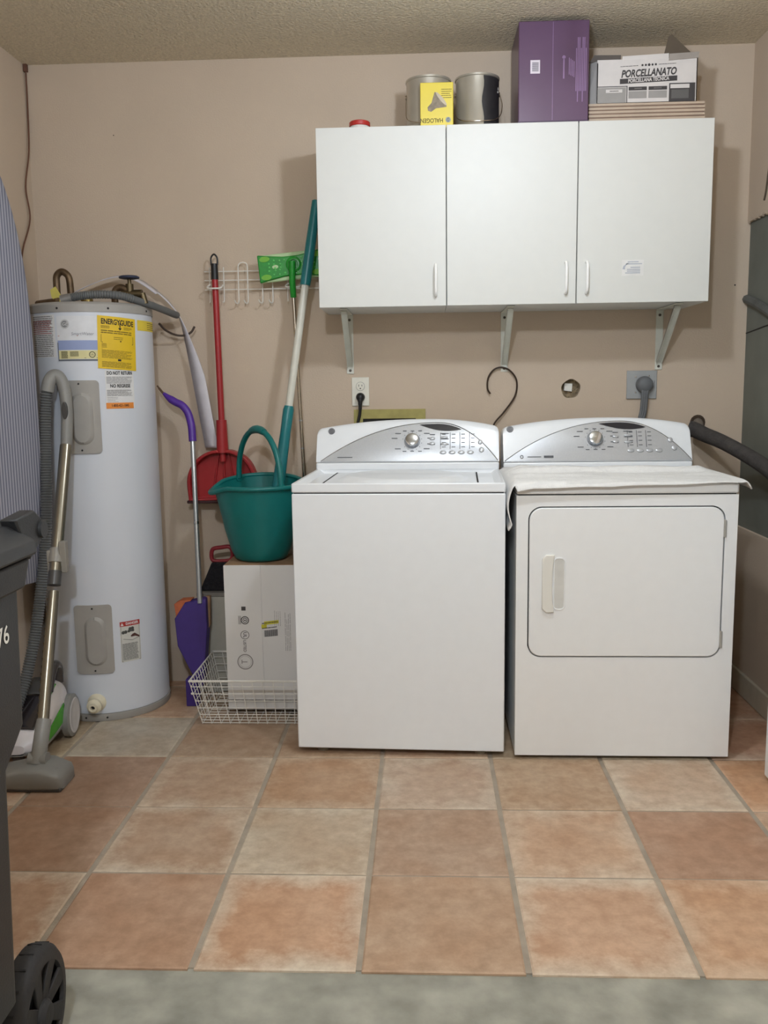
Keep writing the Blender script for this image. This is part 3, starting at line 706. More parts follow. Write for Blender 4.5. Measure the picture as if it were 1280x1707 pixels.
    put(m, text2d('ENERGY', .030, 0, .03), lambda a, b: f(a*.60-.026, b*.86+.071)); put(m, text2d('GUIDE', .030, 0, .03), lambda a, b: f(a*.62+.035, b*.86+.071))
    put(m, ([(.006, .072), (.0095, .072), (.0095, .052), (.006, .052)], [(0, 1, 2, 3)]), f); put(m, ([(.001, .053), (.0145, .053), (.0078, .044)], [(0, 1, 2)]), f)
    put(m, rect2(-.057, .058, -.0025, .0005), f)
    for a, b, c, d in ((-.060, .060, .0245, .0257), (-.060, .060, -.0005, .0005), (-.060, -.0588, 0, .025), (.0588, .060, 0, .025), (-.058, .050, -.0245, -.0235)): put(m, rect2(a, b, c, d), f)
    put(m, ([(.0065, .0085), (.0125, .0085), (.0095, .002)], [(0, 1, 2)]), f); put(m, rect2(-.002, .010, -.0635, -.0565), f)
    m.build('lettering', INK, s, smooth=False)
    m = MB(); f = ef(.0027)
    lines2(m, f, -.060, -.028, .056, .049, 3, .0016); lines2(m, f, .022, .056, .056, .049, 3, .0016); lines2(m, f, -.060, .056, .040, .033, 2, .0036, .05)
    lines2(m, f, -.016, .020, .019, .013, 2, .0018); lines2(m, f, -.058, -.040, -.006, -.018, 4, .0016); lines2(m, f, -.058, .056, -.028, -.054, 8, .0015, .25); lines2(m, f, -.058, .056, -.068, -.086, 6, .0015, .25)
    m.build('fine_print', pm('olive_ink', (120, 100, 26), .7), s, smooth=False)
    s = cpatch(-23.8, 14, 1.431, 1.468, .0008).build('yellow_label', pm('label_pale_yellow', (228, 204, 72), .5), t)
    m = MB(); lines2(m, cylf(5, 1.45, .0013), -.05, .04, .010, -.012, 4, .0022, .1); m.build('fine_print', pm('olive_ink', (120, 100, 26), .7), s, smooth=False)
    s = cpatch(-60, -32, 1.152, 1.288, .0008).build('return_label', wt, t)
    cpatch(-60.2, -33.4, 1.152, 1.173, .0013).build('orange_band', org, s)
    m = MB(); f = cylf(-46, 1.22, .0017)
    put(m, text2d('DO NOT RETURN', .0165, 0, .03), lambda a, b: f(a*.72, b+.0575)); put(m, text2d('NO REGRESE', .0165, 0, .03), lambda a, b: f(a*.80, b+.0120)); put(m, text2d('1-800-421-1845', .0125, 0, .02), lambda a, b: f(a*.82-.004, b-.0575))
    m.build('lettering', INK, s, smooth=False)
    m = MB(); lines2(m, cylf(-46, 1.22, .0015), -.050, .048, .044, .022, 7, .0014); lines2(m, cylf(-46, 1.22, .0015), -.050, .046, -.002, -.022, 7, .0014); lines2(m, cylf(-46, 1.22, .0015), -.050, -.010, -.028, -.044, 4, .0011); m.build('fine_print', GREYINK, s, smooth=False)
    s = cpatch(-59.2, -39.4, .217, .369, .0008, 8).build('danger_label', pm('label_offwhite', (206, 206, 200), .55), t)
    q = cpatch(-59.2, -39.4, .352, .370, .0013, 8); q.build('red_band', pm('danger_red', (172, 56, 52), .5), s)
    m = MB(); put(m, text2d('DANGER', .0130, 0, .03), lambda a, b: cylf(-47.4, .361, .0018)(a*.92, b)); put(m, ([(-.036, .355), (-.025, .355), (-.0305, .3665)], [(0, 1, 2)]), lambda a, b: cylf(-49.2, 0, .0018)(a, b)); m.build('lettering', wt, s, smooth=False)
    m = MB(); f = cylf(-49.3, .293, .0015)
    for x, z, r_ in ((-.027, .036, .0065), (-.018, .037, .0065), (-.006, .039, .0055), (-.001, .047, .0065), (.008, .048, .0065), (.010, .040, .005)): put(m, disc2(x, z, r_, 12), f)
    put(m, rect2(-.010, .014, .036, .042), f)
    lines2(m, f, -.032, .030, -.008, -.068, 16, .0017, .3)
    for a in (-.0355, .0345): put(m, rect2(a, a+.0009, -.075, .058), f)
    put(m, rect2(-.0355, .0354, -.0756, -.0744), f); put(m, ([(-.028, .012), (.006, .004), (.034, .012), (.034, .0105), (.006, .0025), (-.028, .0105)], [(0, 1, 2, 5)[:3]+(4, 5), (2, 3, 4)]), f)
    m.build('fine_print', pm('label_dark', (72, 74, 72), .7), s, smooth=False)
    m = MB(); put(m, ([(.000, .020), (.006, .026), (.016, .029), (.0345, .016), (.0345, .010), (.018, .017), (.002, .016)], [tuple(range(7))]), f); m.build('hand_print', pm('label_brown', (84, 52, 46), .7), s, smooth=False)
    # drain valve
    th = -84; n = (math.cos(R(th)), math.sin(R(th)), 0); VP = pm('valve_ivory', (216, 208, 184), .45)
    v = MB().lathe([(.034, 0), (.034, .004), (.024, .010), (.018, .014), (.018, .030)], cyl(th, .073, HR-.002), 22, n).build('drain_valve', VP, t)
    m = MB(); prof = [(.018, .026), (.026, .028), (.027, .044), (.020, .048), (.015, .050), (.015, .062), (.008, .062), (.008, .050), (0, .050)]
    m.lathe(prof, cyl(th, .073, HR), 12, n); m.build('valve_knob', VP, v)
    MB().lathe([(.0075, .0505), (0, .0505)], cyl(th, .073, HR), 12, n).build('valve_bore', INK, v)
    # plumbing on top
    cp = MB(); cp.tube(smooth_path([(-1.270, -.30, 1.528), (-1.270, -.30, 1.60), (-1.268, -.30, 1.632), (-1.252, -.30, 1.648), (-1.234, -.30, 1.642), (-1.222, -.30, 1.622), (-1.219, -.30, 1.57), (-1.216, -.30, 1.528)], 6), .0125, 12)
    cp.build('copper_bend', COPPER, t)
    MB().tube([(-1.255, -.33, 1.541), (-1.37, -.24, 1.541)], .0125, 12).build('copper_pipe', COPPER, t)
    MB().tube(smooth_path([(-1.057, -.30, 1.528), (-1.056, -.30, 1.565), (-1.050, -.30, 1.582), (-1.034, -.30, 1.588), (-1.012, -.30, 1.580), (-1.0, -.30, 1.565)], 6), .0125, 12).build('copper_elbow', COPPER, t)
    vv = MB(); vv.tube([(-1.03, -.30, 1.564), (-.955, -.30, 1.564)], .016, 12); vv.tube([(-1.0, -.30, 1.556), (-1.0, -.30, 1.60)], .0145, 12); vv.tube([(-.955, -.30, 1.566), (-.945, -.30, 1.528)], .012, 10)
    v = vv.build('shutoff_valve', pm('brass_dark', (96, 84, 62), .4, metal=.8, var=.2), t)
    MB().tube([(-1.0, -.30, 1.595), (-1.0, -.30, 1.622)], .007, 10).build('valve_stem', pm('brass_dark', (96, 84, 62), .4, metal=.8), v)
    MB().lathe([(0, 0), (.020, 0), (.036, .003), (.037, .008), (.030, .012), (.008, .014), (0, .014)], (-1.0, -.30, 1.617), 24).build('valve_wheel', pm('wheel_blue', (44, 52, 76), .5), v)
    m = MB(); m.lathe([(.022, 0), (.022, .02), (.017, .03), (.017, .045), (0, .047)], (-1.172, -.27, 1.529), 18); m.build('inlet_nut', pm('brass_nut', (140, 120, 72), .4, metal=.8), t)
    tg = MB().prism([(-1.286, -.322, 1.582), (-1.266, -.322, 1.594), (-1.240, -.324, 1.552), (-1.238, -.326, 1.530), (-1.262, -.326, 1.534), (-1.282, -.324, 1.556)], (0, -.0012, 0)).build('paper_tag', pm('tag_yellow', (206, 192, 96), .7), t)
    cpth = smooth_path([(-1.190, -.40, 1.543), (-1.15, -.395, 1.551), (-1.09, -.385, 1.556), (-1.02, -.37, 1.553), (-.975, -.335, 1.541), (-.930, -.26, 1.525), (-.902, -.19, 1.512), (-.890, -.14, 1.505), (-.884, -.105, 1.502)], 24)
    rad = [(.0135+.0022*(k % 3 == 0) if k < 95 else .0135) for k in range(len(cpth))]
    MB().tube(cpth, rad, 12).build('flexible_conduit', pm('conduit_grey', (98, 100, 100), .55), t)
    MB().tube([(-1.215, -.40, 1.537), (-1.178, -.398, 1.546)], [.018, .016], 14).build('conduit_fitting', pm('fitting_grey', (150, 150, 150), .35, metal=.6), t)
    k = [(-.945+0*i, 0, 0) for i in range(1)]
    MB().tube(smooth_path([(-.950, -.12, 1.470), (-.935, -.09, 1.447), (-.905, -.06, 1.430), (-.872, -.05, 1.428), (-.845, -.05, 1.440), (-.83, -.05, 1.462)], 8), .0045, 8).build('cable_loop', pm('cable_brown', (70, 56, 46), .5), t)
heater()
# long bent white strip against the wall beside the heater
def strip():
    path = smooth_path([(-1.300, -.055, 1.600), (-1.225, -.055, 1.632), (-1.155, -.055, 1.655), (-1.09, -.055, 1.662), (-1.03, -.055, 1.642), (-.965, -.052, 1.596), (-.918, -.05, 1.548), (-.890, -.046, 1.495), (-.872, -.042, 1.40), (-.855, -.040, 1.29), (-.836, -.038, 1.16), (-.820, -.036, 1.05), (-.810, -.034, .984)], 6)
    n = len(path); v = []
    for i, p in enumerate(path):
        u = i/(n-1); g = max(0, min(1, (u-.42)/.35)); ang = R(10+58*g*g*(3-2*g)); wdt = .050+.012*g
        v.append((p, p+Vector((math.sin(ang)*g, -math.cos(ang), -.014*(1-g)+.004*g))*wdt if g > 0 else p+Vector((0, -.048, -.012))))
    m = MB(); f = []
    vv = []
    for a, b in v: vv += [a, b]
    m.add(vv, [(2*i, 2*i+1, 2*i+3, 2*i+2) for i in range(n-1)])
    o = m.build('plastic_strip', pm('vinyl_white', (206, 202, 208), .5), None, solid=.003, angle=80)
    tag(o, 'long bent white plastic strip arching behind the water heater', 'strip')
strip()

# ------------------------------------------------------------------ rack and the long-handled tools
WIRE = pm('white_wire', (226, 223, 215), .4)
t = thing('hook_rack', 'white wire hook rack on the back wall holding the tools', 'hook rack', (-.55, 0, 1.6))
for z in (1.674, 1.640, 1.604): MB().tube([(-.790, -.022, z), (-.315, -.022, z)], .0019, 6).build('rail', WIRE, t)
for x in (-.655, -.618, -.560, -.520):
    top = 1.690 if x < -.6 else 1.674
    MB().tube(smooth_path([(x, -.024, top), (x, -.026, 1.60), (x, -.026, 1.560), (x-.003, -.034, 1.549), (x-.008, -.046, 1.551), (x-.012, -.052, 1.560)], 5), .0023, 6).build('hook', WIRE, t)
MB().tube(smooth_path([(-.655, -.024, 1.69), (-.65, -.024, 1.702), (-.636, -.024, 1.707), (-.622, -.024, 1.702), (-.618, -.024, 1.69)], 5), .0023, 6).build('bridge_wire', WIRE, t)
for x in (-.741, -.433):
    MB().tube(smooth_path([(x+.022, -.024, 1.622), (x+.026, -.045, 1.616), (x+.022, -.066, 1.606), (x, -.074, 1.604), (x-.026, -.066, 1.606), (x-.030, -.050, 1.614), (x-.022, -.040, 1.622)], 5), .0034, 8).build('spring_clip', WIRE, t)
    for dx in (-.028, .028): MB().tube(smooth_path([(x+dx, -.024, 1.690), (x+dx, -.024, 1.58), (x+dx*.98, -.030, 1.556), (x+dx*.9, -.040, 1.556)], 4), .0022, 6).build('clip_wire', WIRE, t)

RED = pm('red_plastic', (158, 34, 38), .4, var=.05)
t = thing('red_dustpan', 'red long-handled dustpan with black grip hanging from the hook rack', 'dustpan', (-.74, -.07, .77))
hd = MB().tube([(-.742, -.052, 1.645), (-.734, -.063, 1.10), (-.733, -.070, .93)], .0125, 14).build('handle', RED, t)
MB().tube([(-.742, -.052, 1.640), (-.742, -.052, 1.700)], [.0145, .0135], 12).build('grip', BLACK, hd)
MB().tube(smooth_path([(-.754, -.052, 1.695), (-.754, -.052, 1.722), (-.742, -.052, 1.736), (-.730, -.052, 1.722), (-.730, -.052, 1.695)], 6), .0034, 8).build('hanging_loop', BLACK, hd)
MB().tube([(-.734, -.068, 1.095), (-.733, -.070, .965)], [.021, .024], 14).build('socket', RED, t)
def panout(s=1., d=0.):
    c = (-.738, .86)
    p = [(-.873, .772), (-.600, .782), (-.597, .85), (-.612, .905), (-.640, .945), (-.680, .968), (-.708, .976), (-.758, .976), (-.800, .965), (-.840, .937), (-.866, .898), (-.878, .85)]
    q = smooth_path([(x, 0, z) for x, z in p[1:]+p[:1]], 4)
    return [(c[0]+(v.x-c[0])*s, c[1]+(v.z-c[1])*s) for v in q]
o_, i_ = panout(1), panout(.90)
m = MB(); n = len(o_)
v = [(x, -.034, z) for x, z in o_]+[(x, -.088, z) for x, z in o_]+[(x, -.088, z) for x, z in i_]+[(x, -.050, z) for x, z in i_]
f = [tuple(range(n)), tuple(range(3*n, 4*n))]
for a in range(3): f += [(a*n+i, a*n+(i+1) % n, (a+1)*n+(i+1) % n, (a+1)*n+i) for i in range(n)]
pan = m.add(v, f).build('pan', RED, t, angle=50, bevel=.003)
MB().box(-.880, -.596, -.092, -.034, .764, .776).build('rubber_lip', pm('lip_dark', (60, 26, 28), .6), pan, bevel=.003)
for x in (-.752, -.733, -.714): MB().tube([(x, -.052, .965), (x+(x+.733)*1.5, -.052, .80)], .004, 6).build('rib', RED, pan)

GREEN = pm('green_plastic', (28, 140, 44), .3, var=.12, scale=70); PALEG = pm('pale_green', (182, 208, 158), .55)
t = thing('flat_mop', 'bright green flat floor mop hanging head-up on the hook rack', 'mop', (-.42, -.07, .5))
cX, cZ, ta = -.437, 1.684, R(5.5)
def hp(a, b, y): return (cX+a*math.cos(ta)-b*math.sin(ta), y, cZ+a*math.sin(ta)+b*math.cos(ta))
hdl = MB().prism([hp(a, b, -.058) for a, b in ((-.128, -.052), (.128, -.052), (.128, .052), (-.128, .052))], (0, -.012, 0)).build('head_base', PALEG, t, bevel=.004)
pts = [(-.128, -.053), (-.09, -.046), (-.03, -.037), (.03, -.037), (.09, -.046), (.128, -.053), (.128, .053), (.09, .046), (.03, .037), (-.03, .037), (-.09, .046), (-.128, .053)]
hg = MB().prism([hp(a, b, -.068) for a, b in pts], (0, -.012, 0)).build('head_top', GREEN, t, bevel=.004)
m = MB()
for a in (-.100, .100):
    for b in (-.034, .034): m.prism([hp(a+.020*math.cos(k*math.pi/8), b+.0105*math.sin(k*math.pi/8), -.079) for k in range(16)], (0, -.0035, 0))
m.build('cloth_gripper', pm('lime_rubber', (112, 178, 58), .6), hg)
m = MB(); rr = random.Random(5)
for a in [x*.022-.088 for x in range(9)]:
    for b in (-.026, -.013, 0, .013, .026):
        if abs(a) < .03 and abs(b) < .02 or abs(a) > .07 and abs(b) > .02: continue
        c = hp(a+rr.uniform(-.004, .004), b+rr.uniform(-.003, .003), -.079); m.lathe([(.0045, 0), (.0035, .003), (0, .0042)], c, 8, (0, -1, 0))
m.build('dimple', pm('light_green_gloss', (92, 190, 96), .15), hg)
m = MB(); m.prism([hp(a+.012*math.cos(k*math.pi/10), b_+.007*math.sin(k*math.pi/10), -.0795) for a, b_ in ((-.062, .002),) for k in range(20)], (0, -.001, 0)); m.build('brand_mark', PALEG, hg, smooth=False)
MB().lathe([(.030, 0), (.030, .006), (.024, .010), (.018, .010), (.016, .004), (0, .004)], (cX+.010, -.079, cZ+.004), 28, (0, -1, 0)).build('swivel_ring', GREEN, hg)
MB().lathe([(.011, 0), (.011, .004), (0, .005)], hp(.117, .012, -.078), 14, (0, -1, 0)).build('white_button', PLASTW, hg)
MB().tube([(cX+.006, -.092, cZ+.015), (cX+.004, -.088, 1.62), (cX+.005, -.076, 1.565)], [.013, .0125, .0115], 14).build('neck', GREEN, t)
pl = MB().tube([(cX+.005, -.076, 1.575), (-.408, -.072, .85), (-.400, -.068, .55), (-.396, -.066, .30)], .0075, 12).build('pole', STEEL, t)
m = MB()
for z in (1.38, 1.09, .98): x = -.432+(1.575-z)/(1.575-.85)*.024; m.tube([(x, -.0755, z-.003), (x, -.0755, z+.003)], .0082, 12)
m.build('pole_joint', CHROME, pl)

TEAL = pm('teal_plastic', (8, 108, 105), .38, var=.04); TEALD = pm('teal_grip', (22, 112, 116), .35, var=.04)
t = thing('teal_mop', 'teal mop with pale pole standing in the bucket', 'mop', (-.50, -.27, .60))
A, B = Vector((-.326, -.150, 1.905)), Vector((-.520, -.262, .62))
def on(z): return A+(B-A)*((A.z-z)/(A.z-B.z))
MB().tube([on(1.60), on(1.10)], .0145, 14).build('pole', pm('pole_cream', (208, 206, 194), .35), t)
MB().tube([on(1.910), on(1.906), on(1.75), on(1.612), on(1.598)], [.010, .017, .0195, .020, .019], 16).build('grip', TEALD, t)
MB().tube([on(1.150), on(1.135), on(1.05), on(.85), on(.72)], [.017, .021, .020, .024, .030], 16).build('lower_sleeve', TEALD, t)
MB().lathe([(0, 0), (.05, .0), (.055, .03), (.035, .09), (.02, .11)], on(.605), 20).build('mop_head', pm('mop_fibre', (120, 150, 148), .95, bump=1, var=.3), t)

# ------------------------------------------------------------------ bucket, carton, basket
BX, BY, BZ = -.552, -.272, .577
t = thing('teal_bucket', 'teal plastic mop bucket with spout and arched handle on the carton', 'bucket', (BX, BY, BZ))
def brim(a, r, z):   # spout to the left: radius grows and rim dips there
    d = (a-math.pi+math.pi*3) % (2*math.pi)-math.pi; d = abs(((a-R(196)+math.pi) % (2*math.pi))-math.pi)
    s = max(0, math.cos(min(d*2.4, math.pi/2)))
    return s
prof = [(.087, 0), (.098, .006), (.112, .035), (.134, .115), (.149, .19), (.158, .262), (.161, .286)]
def bk(u, v, inner=0):
    a = u*2*math.pi; k = v*(len(prof)-1); i = min(int(k), len(prof)-2); fr = k-i
    r = prof[i][0]+(prof[i+1][0]-prof[i][0])*fr-inner; z = prof[i][1]+(prof[i+1][1]-prof[i][1])*fr+inner*.6*(1-v)
    s = brim(a, r, z); e = max(0, (v-.62)/.38); r += .019*s*e**1.5; z += (.024*max(0, math.sin(a))-.022*s)*e**2
    return (BX+r*math.cos(a), BY+r*math.sin(a), BZ+z)
m = MB(); m.grid(lambda u, v: bk(u, v), 56, 18, cu=True); m.grid(lambda u, v: bk(u, v, .003), 56, 18, cu=True)
m.add([bk(i/56, 0) for i in range(56)], [tuple(range(56))]); m.add([bk(i/56, 0, .003) for i in range(56)], [tuple(range(56))])
shell = m.build('shell', TEAL, t, angle=60)
def rimp(u): p = Vector(bk(u, 1)); c = Vector((BX, BY, p.z)); return p+(p-c).normalized()*.003+Vector((0, 0, -.006))
m = MB(); m.tube([rimp(i/64) for i in range(64)], .0088, 10, closed=True); m.build('rim', TEAL, shell)
ha = R(-50); hv = Vector((math.cos(ha), math.sin(ha), 0)); hc = Vector((BX, BY, BZ+.283))
pts = [hc+hv*(.158*math.cos(R(k)))+Vector((0, 0, .200*math.sin(R(k))**.9+.012*(k/180))) for k in range(0, 181, 9)]
m = MB(); m.tube(pts, .0108, 10); hn = m.build('handle', TEAL, t)
MB().tube(pts[8:13], [.0125, .015, .0155, .015, .0125], 12).build('hand_grip', TEAL, hn)
for e in (0, -1): MB().lathe([(0, -.006), (.014, -.006), (.014, .008), (0, .008)], pts[e], 14, hv*(1 if e == 0 else -1)).build('handle_boss', TEAL, t)

CARD = pm('white_carton', (220, 218, 216), .85, var=.02, scale=6); KRAFT = pm('kraft', (150, 118, 88), .9, var=.08)
x0, x1, y0, y1, z0, z1 = -.672, -.378, -.400, -.178, .022, .5755
t = thing('carton', 'white cardboard carton standing in the wire basket beside the washer', 'box', ((x0+x1)/2, (y0+y1)/2, z0))
MB().box(x0, x1, y0, y1, z0, z1-.002).build('body', CARD, t, bevel=.002)
MB().box(x0+.003, x1-.003, y0+.003, y1-.003, z1-.002, z1).build('top_flap', KRAFT, t, smooth=False)
xm = -.534
MB().box(x0+.0005, xm-.0012, y0-.0025, y0, z0+.003, z1-.002).build('face_flap', CARD, t, bevel=.0008)
MB().box(xm+.0012, x1-.0005, y0-.0025, y0, z0+.003, z1-.002).build('face_flap', CARD, t, bevel=.0008)
f = flatf(0, 0, y0-.0030); m = MB(); m2 = MB()
put(m, rect2(-.610, -.594, .404, .419), f); put(m, ring2(-.598, .367, .012, .0155), f); put(m, ring2(-.598, .367, .0065, .009), f); put(m, rect2(-.602, -.594, .365, .369), f)
for k in range(3): put(m, rect2(-.622+.004*k, -.6205+.004*k, .352, .384), f)
put(m, ring2(-.600, .311, .0145, .0165), f); put(m, text2d('UL', .018, 0, .01), lambda a, b: f(b*1-.600, -a+.311)); put(m, text2d('LISTED', .015, 0, .01), lambda a, b: f(b-.602, -a+.268))
put(m2, ring2(-.602, .208, .026, .030, 32), f); put(m2, ring2(-.602, .208, .0215, .0225, 32), f); put(m2, rect2(-.616, -.594, .206, .209), f); put(m2, rect2(-.616, -.613, .200, .216), f)
for k in range(22):
    xx = -.527+.0023*k; put(m, rect2(xx, xx+.0013*(1+(k*7 % 3)*.25), .306, .331), lambda a, b: f(a, b+(a+.5)*.10))
m.build('printed_marks', pm('carton_ink', (70, 66, 66), .8), t, smooth=False)
lines2(m2, lambda a, b: f(b, a), .345, .405, -.466, -.487, 4, .0012); lines2(m2, lambda a, b: f(b, a), .25, .40, -.430, -.448, 4, .0016)
m2.build('faint_print', pm('carton_grey', (140, 136, 134), .8), t, smooth=False)
m = MB(); put(m, rect2(-.527, -.472, .352, .365), lambda a, b: f(a, b+(a+.5)*.12)); put(m, rect2(-.537, -.517, .336, .351), f); m.build('yellow_tape', pm('tape_yellow', (206, 198, 60), .5), t, smooth=False)
m = MB(); lines2(m, lambda a, b: flatf(0, 0, y0-.0035)(a, b+(a+.5)*.12), -.535, -.475, .359, .340, 2, .003); m.build('tape_print', pm('carton_ink', (70, 66, 66), .8), t, smooth=False)
MB().box(x0+.001, x1-.001, y0-.0031, y0, z0+.030, z0+.040).build('scuff_band', pm('scuff', (150, 146, 142), .9, var=.25, scale=90), t, smooth=False)

t = thing('wire_basket', 'white wire basket on the floor around the carton', 'basket', (-.57, -.30, 0))
b0, b1, c0, c1 = -.748, -.374, -.495, -.172; r0, r1, d0, d1, rz = -.785, -.366, -.520, -.154, .172
def bt(u): return u  # helper kept simple
def at_h(h, side):
    k = h/rz
    return (b0+(r0-b0)*k, b1+(r1-b1)*k, c0+(d0-c0)*k, c1+(d1-c1)*k)
def hoop(h, r): a, b, c, d = at_h(h, 0); return MB().tube([(a, c, h), (b, c, h), (b, d, h), (a, d, h)], r, 6, closed=True)
MB().tube(smooth_path([(r0, d0, rz), (r1, d0, rz), (r1, d1, rz), (r0, d1, rz)], 1, True), .0042, 8, closed=True).build('rim', WIRE, t)
for h in (.150, .122, .094, .066, .040, .018): hoop(h, .0016).build('hoop', WIRE, t)
N = 11
for k in range(N+1):
    x = b0+(b1-b0)*k/N; X = r0+(r1-r0)*k/N
    MB().tube([(X, d0, rz), (x, c0, .004), (x, c1, .004), (X, d1, rz)], .0016, 6).build('cross_wire', WIRE, t)
N = 12
for k in range(N+1):
    y = c0+(c1-c0)*k/N; Y = d0+(d1-d0)*k/N
    MB().tube([(r0, Y, rz), (b0, y, .0065), (b1, y, .0065), (r1, Y, rz)], .0016, 6).build('long_wire', WIRE, t)

# ------------------------------------------------------------------ purple broom in its sleeve, hand brush, small box
PUR = pm('purple_plastic', (84, 44, 150), .4, var=.05); PURC = pm('purple_card', (56, 34, 112), .6, var=.06)
t = thing('purple_broom', 'purple-handled broom with silver pole in a purple cardboard sleeve', 'broom', (-.83, -.29, 0))
gp = smooth_path([(-.952, -.100, 1.203), (-.930, -.100, 1.184), (-.905, -.102, 1.168), (-.878, -.104, 1.154), (-.856, -.108, 1.125), (-.842, -.117, 1.075), (-.837, -.127, 1.015)], 6)
ng = len(gp); MB().tube(gp, [.006+.009*min(1, k/8) for k in range(ng)], 14).build('grip', PUR, t)
MB().tube(smooth_path([(-.978, -.090, 1.233), (-.970, -.092, 1.222), (-.955, -.098, 1.205), (-.946, -.100, 1.197)], 4), [.0035]*4+[.005]*9, 8).build('hanging_tip', pm('tip_brown', (96, 72, 50), .6), t)
MB().tube([(-.837, -.127, 1.020), (-.822, -.180, .70), (-.808, -.232, .39)], .0098, 14).build('pole', pm('pole_silver', (188, 192, 194), .3, metal=.8), t)
MB().tube([(-.8225, -.179, .705), (-.8221, -.1805, .695)], .0106, 14).build('pole_joint', CHROME, t)
def ln(x, z): return (x, -.300+.17*z, z)
sl = MB().prism([ln(-.908, .330), ln(-.868, .392), ln(-.786, .408), ln(-.780, .30), ln(-.789, .15), ln(-.797, .07), ln(-.812, .07), ln(-.835, .112), ln(-.896, .226), ln(-.900, .26)], (0, .055, 0)).build('cardboard_sleeve', PURC, t, bevel=.003)
m = MB().prism([(x, y+.012, z) for x, y, z in (ln(-.913, .384), ln(-.890, .398), ln(-.845, .401), ln(-.862, .372), ln(-.905, .335))], (0, .05, 0)); m.build('orange_label', pm('orange_print', (178, 92, 52), .6, var=.15, scale=50), sl)
MB().prism([(x, y+.030, z) for x, y, z in (ln(-.792, .41), ln(-.776, .41), ln(-.775, .30), ln(-.782, .285))], (0, .02, 0)).build('brown_backing', KRAFT, sl)
MB().box(-.857, -.812, -.312, -.262, 0, .108).build('sleeve_foot', PURC, t, bevel=.003)
m = MB(); put(m, disc2(-.833, .052, .005, 8), lambda a, b: (a, -.3128, b)); m.build('white_spot', PLASTW, t, smooth=False)
t = thing('backing_box', 'plain grey-white box behind the basket, under the hand brush', 'box', (-.77, -.08, 0))
MB().box(-.838, -.690, -.145, -.035, 0, .405).build('body', pm('grey_card', (176, 172, 160), .85), t, bevel=.003)
MB().box(-.842, -.686, -.149, -.031, .396, .412).build('lid_edge', pm('grey_card_edge', (128, 122, 114), .85), t, bevel=.002)
t = thing('hand_brush', 'black hand brush with red loop handle on the grey box', 'brush', (-.76, -.10, .412))
MB().prism([(-.836, -.075, .413), (-.690, -.075, .413), (-.706, -.085, .53), (-.782, -.085, .53)], (0, -.045, 0)).build('bristle_block', pm('bristle_black', (30, 27, 32), .9, bump=1), t, bevel=.006)
MB().tube(smooth_path([(-.780, -.105, .535), (-.786, -.105, .560), (-.778, -.105, .582), (-.745, -.105, .588), (-.712, -.105, .590), (-.700, -.105, .565), (-.708, -.105, .538), (-.745, -.105, .532)], 5, True), .0085, 10, closed=True).build('handle_loop', pm('dark_red', (140, 36, 46), .4), t)

